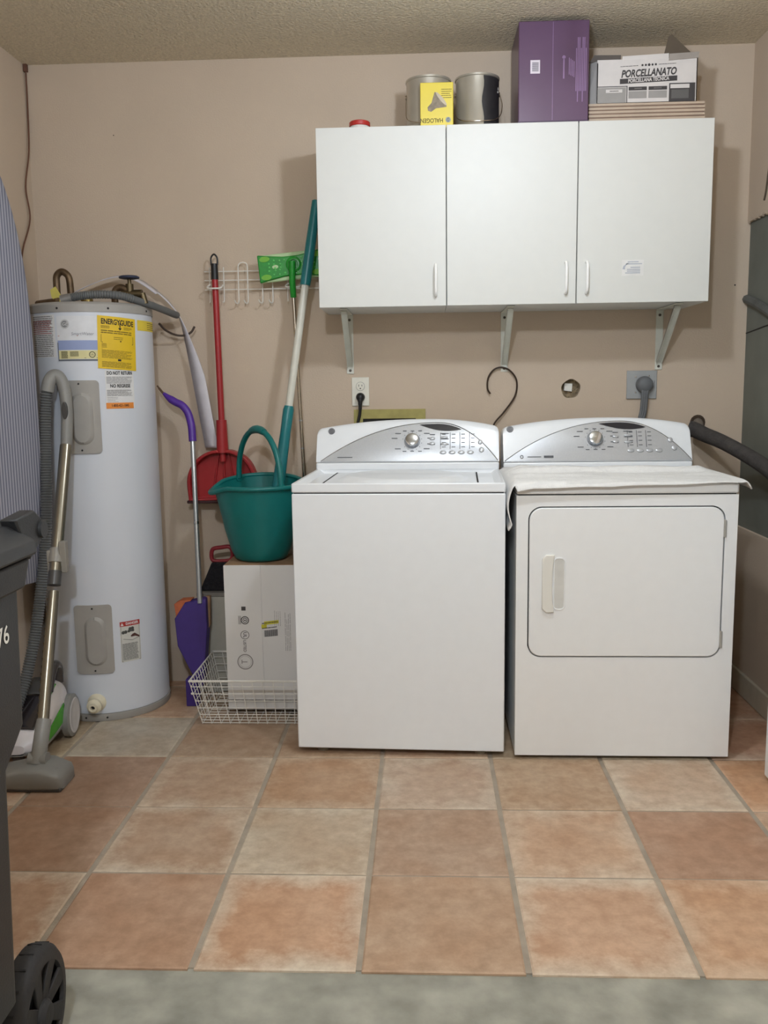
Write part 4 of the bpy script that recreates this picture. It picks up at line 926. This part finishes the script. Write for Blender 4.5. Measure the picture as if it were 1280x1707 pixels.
# ------------------------------------------------------------------ vacuum cleaner
VG = pm('vac_grey', (134, 133, 129), .45, var=.03); VGD = pm('vac_dark', (70, 69, 68), .35); VW = pm('vac_white', (214, 208, 208), .35); VGR = pm('vac_green', (70, 158, 40), .35)
def vacuum():
    t = thing('vacuum_cleaner', 'white and green canister vacuum with grey hose, in front of the water heater', 'vacuum cleaner', (-1.300, -.70, 0))
    cx, cy, ca, sa = -1.296, -.685, math.cos(R(6)), math.sin(R(6))
    def W(x, y, z): return (cx+x*ca-y*sa, cy+x*sa+y*ca, z)
    st = [(.130, .050, .060, .130), (.118, .085, .036, .180), (.085, .100, .028, .208), (.03, .104, .025, .212), (-.03, .100, .024, .185), (-.08, .092, .024, .145), (-.125, .080, .024, .108), (-.160, .060, .028, .082), (-.178, .030, .036, .066)]
    def hull(v, a, off=0.):
        k = v*(len(st)-1); i = min(int(k), len(st)-2); fr = k-i; fr = fr
        y, hw, zb, zt = [st[i][q]+(st[i+1][q]-st[i][q])*fr for q in range(4)]
        c, s = math.cos(a), math.sin(a); ee = .62
        x = (hw+off)*math.copysign(abs(c)**ee, c); zc = (zb+zt)/2; z = zc+((zt-zb)/2+off)*math.copysign(abs(s)**ee, s)
        return W(x, y-off*(v-.5)*2, z)
    m = MB(); m.grid(lambda u, v: hull(v, 2*math.pi*u), 40, 32, cu=True); m.add([hull(0, 2*math.pi*i/40) for i in range(40)], [tuple(range(40))]); m.add([hull(1, 2*math.pi*i/40) for i in range(40)], [tuple(range(40))])
    body = m.build('body', VW, t, angle=60)
    def part(name, v0, v1, a0, a1, mat, off): MB().grid(lambda u, v: hull(v0+(v1-v0)*v, R(a0+(a1-a0)*u), off), 18, 14).build(name, mat, body, solid=.003, angle=70)
    part('lower_shell', .03, .99, -178, -14, VG, .004)
    part('green_side_panel', .40, .80, -14, 6, VGR, .003)
    part('green_top_panel', .36, .60, 96, 142, VGR, .003); part('green_top_panel', .36, .60, 52, 84, VGR, .002)
    part('dust_window', .50, .78, 62, 130, pm('gloss_black', (28, 24, 26), .12, coat=.6), .006)
    part('dark_top', .12, .50, 66, 92, VGD, .004)
    MB().tube(smooth_path([W(.066, -.010, .190), W(.070, .010, .235), W(.072, .040, .262), W(.072, .072, .262), W(.072, .094, .238), W(.07, .098, .190)], 6), .016, 12).build('carry_handle', pm('handle_smoke', (66, 62, 62), .2, coat=.4), t)
    for sx in (-1, 1):
        c = W(sx*.098, .072, .075); n = (ca*sx, sa*sx, 0)
        wl = MB().lathe([(0, 0), (.074, 0), (.075, .006), (.075, .022), (.068, .027), (.060, .027)], c, 36, n).build('wheel', VG, t)
        MB().lathe([(.0625, .020), (.0625, .0275), (.056, .0295), (.050, .027), (.02, .029), (0, .030)], c, 36, n).build('hub_cap', pm('hub_white', (204, 200, 200), .4), wl)
    MB().lathe([(0, 0), (.022, 0), (.022, .025), (0, .025)], W(-.0125, -.145, .0225), 16, (1, 0, 0)).build('front_castor', VGD, t)
    MB().tube(smooth_path([W(-.02, -.150, .075), W(-.045, -.185, .072), W(-.050, -.20, .062)], 4), .026, 14).build('hose_socket', VG, t)
    # hose with ribs
    hp_ = smooth_path([(-1.221, -.545, 1.246), (-1.230, -.548, 1.20), (-1.237, -.552, 1.12), (-1.241, -.560, .995), (-1.240, -.580, .83), (-1.249, -.60, .664), (-1.264, -.63, .501), (-1.279, -.668, .36), (-1.297, -.72, .23), (-1.315, -.790, .135), (-1.33, -.86, .080), (-1.337, -.885, .062)], 34)
    L = [0]
    for a, b in zip(hp_, hp_[1:]): L.append(L[-1]+(b-a).length)
    tot = L[-1]; n = int(tot/.0046); pts = []; j = 0
    for k in range(n+1):
        s = tot*k/n
        while j < len(L)-2 and L[j+1] < s: j += 1
        u = (s-L[j])/max(1e-9, L[j+1]-L[j]); pts.append(hp_[j].lerp(hp_[j+1], min(1, u)))
    MB().tube(pts, [(.0208 if k % 2 else .0168) for k in range(n+1)], 14).build('hose', pm('hose_grey', (96, 98, 98), .35), t)
    hd = smooth_path([(-1.166, -.562, 1.015), (-1.164, -.545, 1.11), (-1.167, -.534, 1.18), (-1.176, -.528, 1.236), (-1.192, -.526, 1.266), (-1.208, -.530, 1.268), (-1.219, -.542, 1.248), (-1.226, -.547, 1.215)], 6)
    h = MB().tube(hd, [.019+.0035*min(1, k/30) for k in range(len(hd))], 16).build('hose_handle', VG, t)
    MB().prism([(x, -.572 if False else y, z) for x, y, z in [(-1.163+.010*math.cos(a), -.5665+.0*a, 1.150+.030*math.sin(a)) for a in [k*math.pi/8 for k in range(16)]]], (0, .012, 0)).build('suction_slider', VGD, h, bevel=.002)
    # telescopic wand: two tubes, clamp and collar
    a0, a1, a2, a3 = Vector((-1.166, -.562, 1.03)), Vector((-1.152, -.765, .585)), Vector((-1.150, -.775, .565)), Vector((-1.134, -.962, .165))
    MB().tube([a0, a1], .0198, 18).build('wand_upper', pm('wand_chrome', (140, 134, 120), .28, metal=.9), t)
    lw = MB().tube([a2, a3], .0174, 18).build('wand_lower', pm('wand_chrome', (140, 134, 120), .28, metal=.9), t)
    m = MB(); dv = (a3-a2)
    for k in range(16):
        p = a2+dv*(.06+.055*k); m.tube([p+Vector((-.015, -.006, .005)), p+Vector((-.015, -.006, -.005))], .0035, 6)
    m.build('wand_notch', pm('notch_brown', (104, 90, 66), .5, metal=.6), lw)
    cl = a0.lerp(a1, .80); dn = (a1-a0).normalized()
    k = MB(); k.tube([cl-dn*.024, cl+dn*.024], .0240, 18); k.build('wand_clamp', pm('clamp_grey', (146, 142, 134), .4), t)
    k = MB(); q = cl+Vector((.018, -.004, 0)); k.box(q.x-.004, q.x+.020, q.y-.012, q.y+.012, q.z-.055, q.z+.050); k.box(cl.x-.030, cl.x-.016, cl.y-.012, cl.y+.012, cl.z-.062, cl.z+.020); k.build('accessory_holder', pm('clamp_grey', (146, 142, 134), .4), t, bevel=.003)
    MB().tube([a1+dn*-.045, a1+dn*.002], .0215, 18).build('wand_collar', VGD, t)
    # floor head
    MB().tube([a3+Vector((0, .016, .026)), a3, Vector((-1.136, -.990, .105)), Vector((-1.138, -1.000, .070))], [.0225, .0235, .0235, .026], 18).build('head_neck', VG, t)
    MB().tube([(-1.165, -.998, .082), (-1.108, -.998, .082)], .022, 16).build('neck_pivot', VG, t)
    sec = [(-1.285, .040, .036), (-1.275, .056, .046), (-1.21, .064, .058), (-1.170, .066, .070), (-1.11, .066, .072), (-1.080, .064, .060), (-1.056, .060, .052), (-1.046, .048, .042)]
    m = MB(); NS = 24; v = []; f = []
    for x, hd_, h_ in sec:
        for k in range(NS):
            a = 2*math.pi*k/NS; c, s = math.cos(a), math.sin(a)
            v.append((x, -1.000+hd_*math.copysign(abs(c)**.42, c), .004+h_/2+h_/2*math.copysign(abs(s)**.40, s)))
    for i in range(len(sec)-1):
        for k in range(NS): f.append((i*NS+k, i*NS+(k+1) % NS, (i+1)*NS+(k+1) % NS, (i+1)*NS+k))
    f += [tuple(range(NS)), tuple((len(sec)-1)*NS+k for k in range(NS))]
    fh = m.add(v, f).build('floor_head', VG, t, angle=55)
    MB().box(-1.283, -1.048, -1.058, -.942, 0, .014).build('head_sole', VGD, fh, bevel=.004)
    MB().prism([(-1.180, -1.056, .030), (-1.096, -1.056, .030), (-1.106, -1.000, .078), (-1.166, -1.000, .078)], (0, .01, -.004)).build('head_hood', VG, fh, bevel=.005)
    MB().prism([(-1.088, -1.056, .034), (-1.066, -1.054, .032), (-1.068, -1.010, .058), (-1.090, -1.010, .060)], (0, -.006, .006)).build('foot_pedal', VG, fh, bevel=.002)
    m = MB(); lines2(m, lambda a, b: (-1.150+a, -1.0440-.0016-b*-.4, .0440+b), -.018, .018, 0, 0, 1, .003); m.build('head_print', PLASTW, fh, smooth=False)
vacuum()

# ------------------------------------------------------------------ ironing board hung at the left wall
def board():
    a = Vector((-1.262, -.560, 0)); d = Vector((-.46, -.89, 0)).normalized(); n = Vector((d.y, -d.x, 0)); n = n if n.x > 0 else -n
    t = thing('ironing_board', 'upright padded board with blue-grey pinstripe cover at the left wall', 'ironing board', (-1.36, -.72, .56))
    # half widths down the board (nose up)
    prof = [(1.985, .030), (1.970, .060), (1.93, .088), (1.86, .118), (1.76, .146), (1.62, .170), (1.46, .182), (1.25, .187), (1.0, .187), (.75, .184), (.60, .178), (.575, .165), (.562, .140)]
    c = a+d*.187
    pr = smooth_path([(h, 0, z) for z, h in prof], 4)
    out = [(p.x, p.z) for p in pr]
    def P(s, z, o): q = c+d*s+n*o; return (q.x, q.y, z)
    m = MB(); v = []; f = []; prof_o = [(-1, -.010), (-1.0, .008), (-.96, .014), (-.6, .016), (0, .0165), (.6, .016), (.96, .014), (1.0, .008), (1, -.010)]
    for h, z in out:
        for k, o in prof_o: v.append(P(h*k, z, o))
    K = len(prof_o)
    for i in range(len(out)-1):
        for k in range(K-1): f.append((i*K+k, i*K+k+1, (i+1)*K+k+1, (i+1)*K+k))
        f.append((i*K+K-1, i*K, (i+1)*K, (i+1)*K+K-1))
    f += [tuple(range(K)), tuple((len(out)-1)*K+k for k in range(K))]
    cov = m.add(v, f).build('striped_cover', STRIPE, t, angle=60)
    m = MB(); 
    for s in (-.06, .06): m.tube([P(s, 1.65, -.022), P(s, .70, -.022)], .010, 10)
    m.build('folded_leg', pm('leg_metal', (150, 150, 152), .4, metal=.7), t)
    m = MB(); m.tube(smooth_path([P(-.02, 1.60, -.014), P(-.02, 1.60, -.05), P(0, 1.62, -.075), P(.02, 1.60, -.05), P(.02, 1.60, -.014)], 4), .004, 6); m.build('hanger_loop', STEEL, t)
STRIPE = stripe_material('pinstripe_cloth', (160, 160, 170), (112, 114, 130), 1, 105)
board()

# ------------------------------------------------------------------ wheeled bin at the foot of the step
BINM = pm('bin_plastic', (38, 39, 41), .5, var=.06, scale=30, bump=.15, bscale=300); BINL = pm('bin_lid', (46, 47, 49), .45, var=.06)
BL = -.15   # ground level of the bin before it was scaled about the camera
def bin_():
    t = thing('wheelie_bin', 'dark grey wheeled rubbish bin cut by the left edge of the frame', 'bin', (-.891, -2.43, LOW))
    t.scale = (.902,)*3; ORG[t.name] = Vector((-1.0055, -2.304, BL))  # whole bin scaled down about the camera, so its projection is kept
    # body: loft of rectangles, wider above the wheel notch
    secs = [(BL+.02, -1.20, -.762, -2.62, -2.165), (.090, -1.24, -.762, -2.64, -2.160), (.125, -1.24, -.676, -2.65, -2.150), (.545, -1.26, -.680, -2.69, -2.115), (.600, -1.262, -.682, -2.70, -2.035), (.86, -1.275, -.680, -2.72, -2.025)]
    m = MB(); v = []; f = []
    def rr(z, x0, x1, y0, y1, r=.022):
        return [(a, b, z) for a, b in rounded_rect(x0, x1, y0, y1, r, 4)]
    rows = [rr(*s) for s in secs]; n = len(rows[0])
    for r_ in rows: v += r_
    for i in range(len(rows)-1):
        for k in range(n): f.append((i*n+k, i*n+(k+1) % n, (i+1)*n+(k+1) % n, (i+1)*n+k))
    f += [tuple(range(n)), tuple((len(rows)-1)*n+k for k in range(n))]
    body = m.add(v, f).build('body', BINM, t, angle=35)
    m = MB(); put(m, text2d('76', .046, 0, .01), lambda a, b: (-.6845, -2.106+a, .780+b)); 
    m.v = [(-.6795, y, z) for x, y, z in m.v]; m.build('number', PLASTW, body, smooth=False)
    m = MB(); rim = [rr(z, *s) for z, *s in ((.850, -1.29, -.672, -2.735, -2.010), (.905, -1.30, -.664, -2.745, -2.000))]
    v = rim[0]+rim[1]; m.add(v, [(k, (k+1) % n, n+(k+1) % n, n+k) for k in range(n)]+[tuple(range(n)), tuple(range(n, 2*n))]); m.build('rim', BINM, t, bevel=.006)
    lid = MB(); rows = [rr(z, *s) for z, *s in ((.908, -1.305, -.656, -2.760, -1.985), (.935, -1.305, -.656, -2.760, -1.985), (.965, -1.27, -.690, -2.72, -2.02), (.980, -1.18, -.76, -2.62, -2.10))]
    v = []; f = []
    for r_ in rows: v += r_
    for i in range(3):
        for k in range(n): f.append((i*n+k, i*n+(k+1) % n, (i+1)*n+(k+1) % n, (i+1)*n+k))
    f += [tuple(range(n)), tuple(3*n+k for k in range(n))]
    ld = lid.add(v, f).build('lid', BINL, t, bevel=.006, angle=35)
    MB().box(-1.25, -.70, -2.005, -1.962, .880, .930).build('hinge_block', BINL, t, bevel=.008)
    hb = MB().tube([(-1.29, -1.935, .945), (-.668, -1.935, .945)], .017, 14).build('handle_bar', BINM, t)
    for x in (-1.27, -.98, -.69):
        MB().prism([(x-.016, -1.99, .895), (x-.016, -1.925, .930), (x-.016, -1.925, .962), (x-.016, -1.96, .985), (x-.016, -2.04, .978)], (.032, 0, 0)).build('handle_bracket', BINM, hb, bevel=.004)
    MB().tube([(-1.26, -2.02, BL+.132), (-.70, -2.02, BL+.132)], .011, 10).build('axle', STEEL, t)
    TYRE = pm('tyre', (40, 38, 38), .7, bump=.2)
    for x, s in ((-.755, 1), (-1.215, -1)):
        c = (x, -2.015, BL+.132); ax = (s*math.cos(R(3)), math.sin(R(3))*s, 0)
        wl = MB().lathe([(.085, 0), (.120, .004), (.130, .012), (.132, .028), (.130, .046), (.120, .056), (.100, .058), (.098, .050)], c, 48, ax).build('wheel', TYRE, t)
        m = MB(); axv = Vector(ax); u = Vector((0, 0, 1)); w_ = axv.cross(u)
        for k in range(20):
            a = 2*math.pi*k/20; d = u*math.cos(a)+w_*math.sin(a); p = Vector(c)+d*.1302
            e = d.cross(axv)*.0018; m.prism([p+axv*.015-e, p+axv*.015+e, p+axv*.043+e, p+axv*.043-e], d*.0022)
        m.build('tread_groove', INK, wl)
        m = MB()
        for k in range(8):
            a = 2*math.pi*(k+.3)/8; d = (u*math.cos(a)+w_*math.sin(a)); e = d.cross(axv)
            q0, q1 = Vector(c)+d*.020, Vector(c)+d*.102
            m.prism([q0+e*.012+axv*.044, q0-e*.012+axv*.044, q1-e*.019+axv*.050, q1+e*.019+axv*.050], axv*.008)
        m.build('spoke', TYRE, wl, bevel=.002)
        MB().lathe([(0, .02), (.102, .02), (.102, .03), (0, .03)], c, 32, ax).build('spoke_hole_shade', pm('wheel_shadow', (22, 21, 22), .8), wl)  # near-black disc stands in for the shade in the holes between the spokes
        MB().lathe([(.030, .04), (.030, .058), (.022, .066), (0, .068)], c, 24, ax).build('hub', TYRE, wl)
bin_()

# ------------------------------------------------------------------ things on top of the cabinets
TOPZ = CT
t = thing('jar', 'small jar with red cap at the left end of the cabinet top', 'jar', (-.156, -.20, TOPZ))
MB().lathe([(0, 0), (.034, 0), (.036, .004), (.036, .030), (.032, .036), (.032, .040)], (-.156, -.20, TOPZ), 28).build('glass_body', pm('jar_white', (220, 218, 214), .3), t)
MB().lathe([(.036, .032), (.038, .034), (.038, .046), (.035, .049), (0, .049)], (-.156, -.20, TOPZ), 28).build('cap', pm('cap_red', (186, 48, 44), .4), t)
CAN = pm('can_steel', (196, 190, 178), .32, metal=.6, var=.10, scale=8)
def can(x, y, r, h, lab, dark):
    t = thing('paint_can', lab, 'paint can', (x, y, TOPZ), group='metal paint cans on the cabinet top')
    MB().lathe([(0, 0), (r, 0), (r+.002, .003), (r, .006), (r, h-.008), (r+.003, h-.006), (r+.003, h), (r-.003, h), (r-.003, h-.004)], (x, y, TOPZ), 48).build('body', CAN, t)
    MB().lathe([(r-.002, h-.006), (r-.014, h-.006), (r-.016, h-.010), (0, h-.010)], (x, y, TOPZ), 48).build('lid', CAN, t)
    m = MB()
    for s in (-1, 1): m.lathe([(0, 0), (.009, 0), (.008, .004), (0, .005)], (x+s*r, y, TOPZ+h*.72), 12, (s, 0, 0))
    m.build('handle_ear', STEEL, t)
    m = MB(); m.tube(smooth_path([(x+r+.004, y, TOPZ+h*.72), (x+r+.012, y-.012, TOPZ+h*.5), (x+r*.9, y-r*.75, TOPZ+h*.22), (x, y-r-.006, TOPZ+h*.15), (x-r*.9, y-r*.75, TOPZ+h*.22), (x-r-.002, y-.012, TOPZ+h*.5), (x-r-.001, y, TOPZ+h*.72)], 6), .0016, 6); m.build('wire_handle', STEEL, t)
    if dark:
        MB().grid(lambda u, v: (x+(r+.0012)*math.cos(R(-78+72*u+3*math.sin(9*v))), y+(r+.0012)*math.sin(R(-78+72*u+3*math.sin(9*v))), TOPZ+.007+(h-.016)*v), 14, 10).build('dried_paint', pm('dried_paint', (44, 42, 44), .5, var=.2), t)
        m = MB()
        for a, z, s in ((-22, .150, .006), (-26, .138, .004), (-20, .140, .004)): m.lathe([(0, .0022), (s, .0015), (s*.8, .001)], (x+r*math.cos(R(a)), y+r*math.sin(R(a)), TOPZ+z), 8, (math.cos(R(a)), math.sin(R(a)), 0))
        m.build('paint_spot', PLASTW, t)
can(.094, -.170, .0800, .190, 'silver paint can behind the yellow bulb box', False)
can(.270, -.170, .0775, .193, 'silver paint can with black paint run, beside the purple box', True)
YB = pm('yellow_card', (226, 204, 62), .4, var=.02)
x0, x1, yb = .064, .180, -.275
t = thing('bulb_box', 'yellow light bulb carton in front of a paint can', 'box', ((x0+x1)/2, yb+.02, TOPZ))
MB().box(x0, x1, yb, yb+.018, TOPZ, 2.274).build('carton', YB, t, bevel=.002)
f = flatf(0, 0, yb-.0006); m = MB()
put(m, text2d('HALOGEN', .021, 0, .01), lambda a, b: f(.104-a*.82, 2.147-b)); lines2(m, f, .138, .176, 2.250, 2.222, 5, .0018); 
m.build('lettering', pm('bulb_ink', (86, 76, 40), .7), t, smooth=False)
m = MB(); c = (.122, 2.205)
def bl(p): 
    ang = R(40); return [(c[0]+a*math.cos(ang)-b*math.sin(ang), c[1]+a*math.sin(ang)+b*math.cos(ang)) for a, b in p]
m.prism([(a, yb-.0008, b) for a, b in bl([(.018, -.033), (.024, -.020), (.026, 0), (.024, .020), (.018, .033), (.004, .024), (-.014, .012), (-.034, .010), (-.040, 0), (-.034, -.010), (-.014, -.012), (.004, -.024)])], (0, .0004, 0))
m.build('bulb_picture', pm('bulb_print', (132, 118, 96), .5, var=.3, scale=60), t, smooth=False)
m = MB(); m.prism([(a, yb-.0012, b) for a, b in bl([(.021+.006*math.cos(k*math.pi/8), .029*math.sin(k*math.pi/8)) for k in range(16)])], (0, .0003, 0)); m.build('bulb_face', pm('bulb_face', (190, 176, 150), .4), t, smooth=False)
m = MB(); put(m, disc2(.162, 2.148, .0095), f); m.build('emblem_disc', pm('emblem_blue', (70, 90, 120), .5), t, smooth=False)
m = MB(); emblem(m, lambda a, b: (.162+a, yb-.0011, 2.148+b), .0088); m.build('emblem', pm('emblem_pale', (200, 200, 170), .5), t, smooth=False)
# purple carton
PB = pm('purple_gloss', (94, 68, 95), .32, var=.04, scale=8)
x0, x1, yb, z1 = .404, .645, -.312, 2.452
t = thing('purple_box', 'tall glossy purple carton reaching almost to the ceiling', 'box', ((x0+x1)/2, -.20, TOPZ))
MB().box(x0, x1, yb, -.06, TOPZ, z1).build('carton', PB, t, bevel=.003, bseg=2)
MB().box(x0-.001, x1+.001, yb-.001, -.059, TOPZ, TOPZ+.006).build('bottom_edge', pm('purple_dark', (60, 38, 66), .5), t, smooth=False)
xm = x0+(x1-x0)*.487
MB().box(xm-.0008, xm+.0008, yb-.0006, yb, TOPZ+.008, z1-.004).build('flap_seam', pm('purple_seam', (140, 112, 150), .3), t, smooth=False)
s = MB(); put(s, rect2(.4445, .4775, 2.281, 2.325), flatf(0, 0, yb-.0008)); s.build('barcode_label', pm('barcode_white', (218, 208, 216), .5), t, smooth=False)
m = MB()
for k in range(11): put(m, rect2(.4505, .4725, 2.288+.0028*k, 2.288+.0028*k+.0012*(1+k % 2*.5)), flatf(0, 0, yb-.0013))
m.build('barcode', pm('barcode_grey', (100, 96, 104), .6), t, smooth=False)
m = MB(); f = flatf(0, 0, yb-.0006)
put(m, rect2(.5565, .5615, 2.262, 2.328), f); put(m, disc2(.559, 2.332, .006), f)
for k in range(4): put(m, rect2(.576+.0055*k, .579+.0055*k, 2.275-.003*k, 2.33-.004*k), f)
for k in range(7): put(m, rect2(.600+.0055*k, .603+.0055*k, 2.22-.035*(k % 3 == 1), 2.36+.035*(k % 3 != 0)), f)
m.build('lettering', pm('mauve_ink', (142, 112, 152), .5), t, smooth=False)
# stack of spare floor tiles with the open tile carton on it
SL = pm('stone_tile', (190, 170, 150), .6, var=.08, scale=12); SE = pm('stone_edge', (138, 114, 98), .7, var=.1)
ORD = ('lowest beige spare tile, lying directly on the right cabinet', 'second beige spare tile from the bottom of the cabinet-top stack', 'third beige spare tile from the bottom of the cabinet-top stack',
       'third beige spare tile from the top, under the white tile carton', 'second beige spare tile from the top, under the white tile carton', 'topmost beige spare tile, directly under the white tile carton')
for k in range(6):
    z = TOPZ+.0122*k; dx = random.uniform(-.003, .003)
    o = thing('spare_tile', ORD[k], 'tile', (.856, -.15, z), group='spare tiles stacked on the cabinet top')
    MB().box(.654+dx, 1.058+dx, -.262+dx, -.02+dx, z+.0032, z+.0116).build('slab', SL, o, bevel=.001)
    MB().box(.657+dx, 1.055+dx, -.259+dx, -.023+dx, z, z+.0034).build('ribbed_back', SE, o, smooth=False)
zb = TOPZ+.0122*6; x0, x1, yb, zt = .684, 1.030, -.255, 2.338
t = thing('tile_carton', 'open white tile carton with dark printing on top of the spare tiles', 'box', ((x0+x1)/2, -.15, zb))
CW = pm('carton_white', (214, 208, 204), .7, var=.03)
m = MB(); th = .003
m.box(x0, x1, yb, yb+th, zb, zt); m.box(x0, x1, -.035, -.032, zb, zt); m.box(x0, x0+th, yb, -.032, zb, zt-.01); m.box(x1-th, x1, yb, -.032, zb, zt); m.box(x0, x1, yb, -.032, zb, zb+th)
m.build('walls', CW, t, smooth=False)
MB().prism([(.660, yb+.03, 2.340), (.692, yb+.004, 2.334), (.765, yb+.001, 2.336), (.765, yb-.002, 2.352), (.675, yb+.01, 2.358)], (0, .004, 0)).build('torn_flap', pm('carton_dark', (92, 84, 78), .8), t)
MB().prism([(.770, yb, zt-.002), (.930, yb, zt-.002), (.930, yb-.001, zt+.016), (.770, yb-.001, zt+.010)], (0, .003, 0)).build('front_flap', CW, t, smooth=False)
MB().prism([(.930, yb-.003, zt-.008), (1.032, yb-.003, zt-.002), (1.034, yb-.002, zt+.018), (.932, yb-.002, zt+.014)], (0, .003, 0)).build('grey_flap', pm('carton_grey2', (160, 152, 144), .8), t, smooth=False)
MB().prism([(.918, -.215, 2.340), (1.026, -.215, 2.345), (1.020, -.215, 2.366), (.948, -.215, 2.432), (.938, -.215, 2.424)], (0, .004, 0)).build('raised_flap', pm('carton_brown', (98, 86, 72), .85), t, smooth=False)
MB().prism([(.652, yb+.04, zb), (.685, yb+.002, zb), (.685, yb+.002, 2.335), (.664, yb+.04, 2.34)], (0, .003, 0)).build('bent_side', pm('carton_side', (176, 172, 168), .7), t, smooth=False)
f = flatf(0, 0, yb-.0006); m = MB(); tk = .025
def tl(fx, fz): return lambda a, b: (fx+a, yb-.0008, fz+b+a*.035)
put(m, text2d('PORCELLANATO', .0335, .22, .035), lambda a, b: tl(.862, 2.2915)(a*.74, b))
put(m, rect2(-.099, .099, -.0085, .0085), tl(.862, 2.2685))
lines2(m, tl(.862, 2.3175), -.098, -.032, 0, 0, 1, .0016); lines2(m, tl(.862, 2.3175), .034, .098, 0, 0, 1, .0016)
for k in range(5): put(m, disc2(-.022+.0115*k, .0005, .0042+.001*(k == 2), 5), tl(.862, 2.3175))
for a, b in ((.794, .857), (.863, .927)): put(m, rect2(a, b, 2.2345, 2.2465), f)
for a, b, c_, d in ((.934, 1.024, zb+.002, 2.2555),): put(m, rect2(a, b, c_, d), f)
put(m, rect2(.684, .790, 2.2475, 2.250), f); put(m, rect2(.787, .790, zb+.002, 2.25), f)
m.build('lettering', pm('carton_black', (66, 62, 62), .7), t, smooth=False)
m = MB(); put(m, text2d('PORCELLANA TECNICA', .0165, 0, .03), lambda a, b: (.862+a*.80, yb-.0014, 2.2685+b+a*.035)); put(m, rect2(.938, 1.004, 2.238, 2.2515), lambda a, b: (a, yb-.0014, b)); m.build('white_lettering', CW, t, smooth=False)
m = MB(); put(m, rect2(.794, .857, 2.208, 2.232), f); put(m, rect2(.863, .927, 2.208, 2.232), f); put(m, rect2(.686, .785, zb+.002, 2.2455), f); m.build('grey_boxes', pm('print_grey', (156, 152, 148), .7), t, smooth=False)
m = MB(); put(m, rect2(.715, .772, 2.228, 2.239), lambda a, b: (a, yb-.0014, b)); m.build('white_tag', CW, t, smooth=False)
m = MB(); put(m, rect2(.942, 1.002, 2.204, 2.234), lambda a, b: (a, yb-.0014, b)); m.build('slate_box', pm('print_slate', (96, 94, 92), .7), t, smooth=False)
m = MB()
for a in (.828, .895): lines2(m, lambda p, q: (a+p, yb-.0014, 2.2405+q), -.014, .014, 0, 0, 1, .0035)
lines2(m, lambda p, q: (.744+p, yb-.0019, 2.2335+q), -.016, .016, 0, 0, 1, .003)
m.build('small_print', pm('carton_mid', (120, 116, 112), .7), t, smooth=False)

# printing, grooves and dimples too small to pick apart
for o in bpy.data.objects:
    if o.name.split('.')[0] in ('fine_print', 'panel_print', 'tread_groove', 'dimple', 'red_print', 'rating_print', 'printed_marks', 'faint_print', 'small_print', 'wand_notch', 'cap_screw', 'barcode'): o['kind'] = 'stuff'
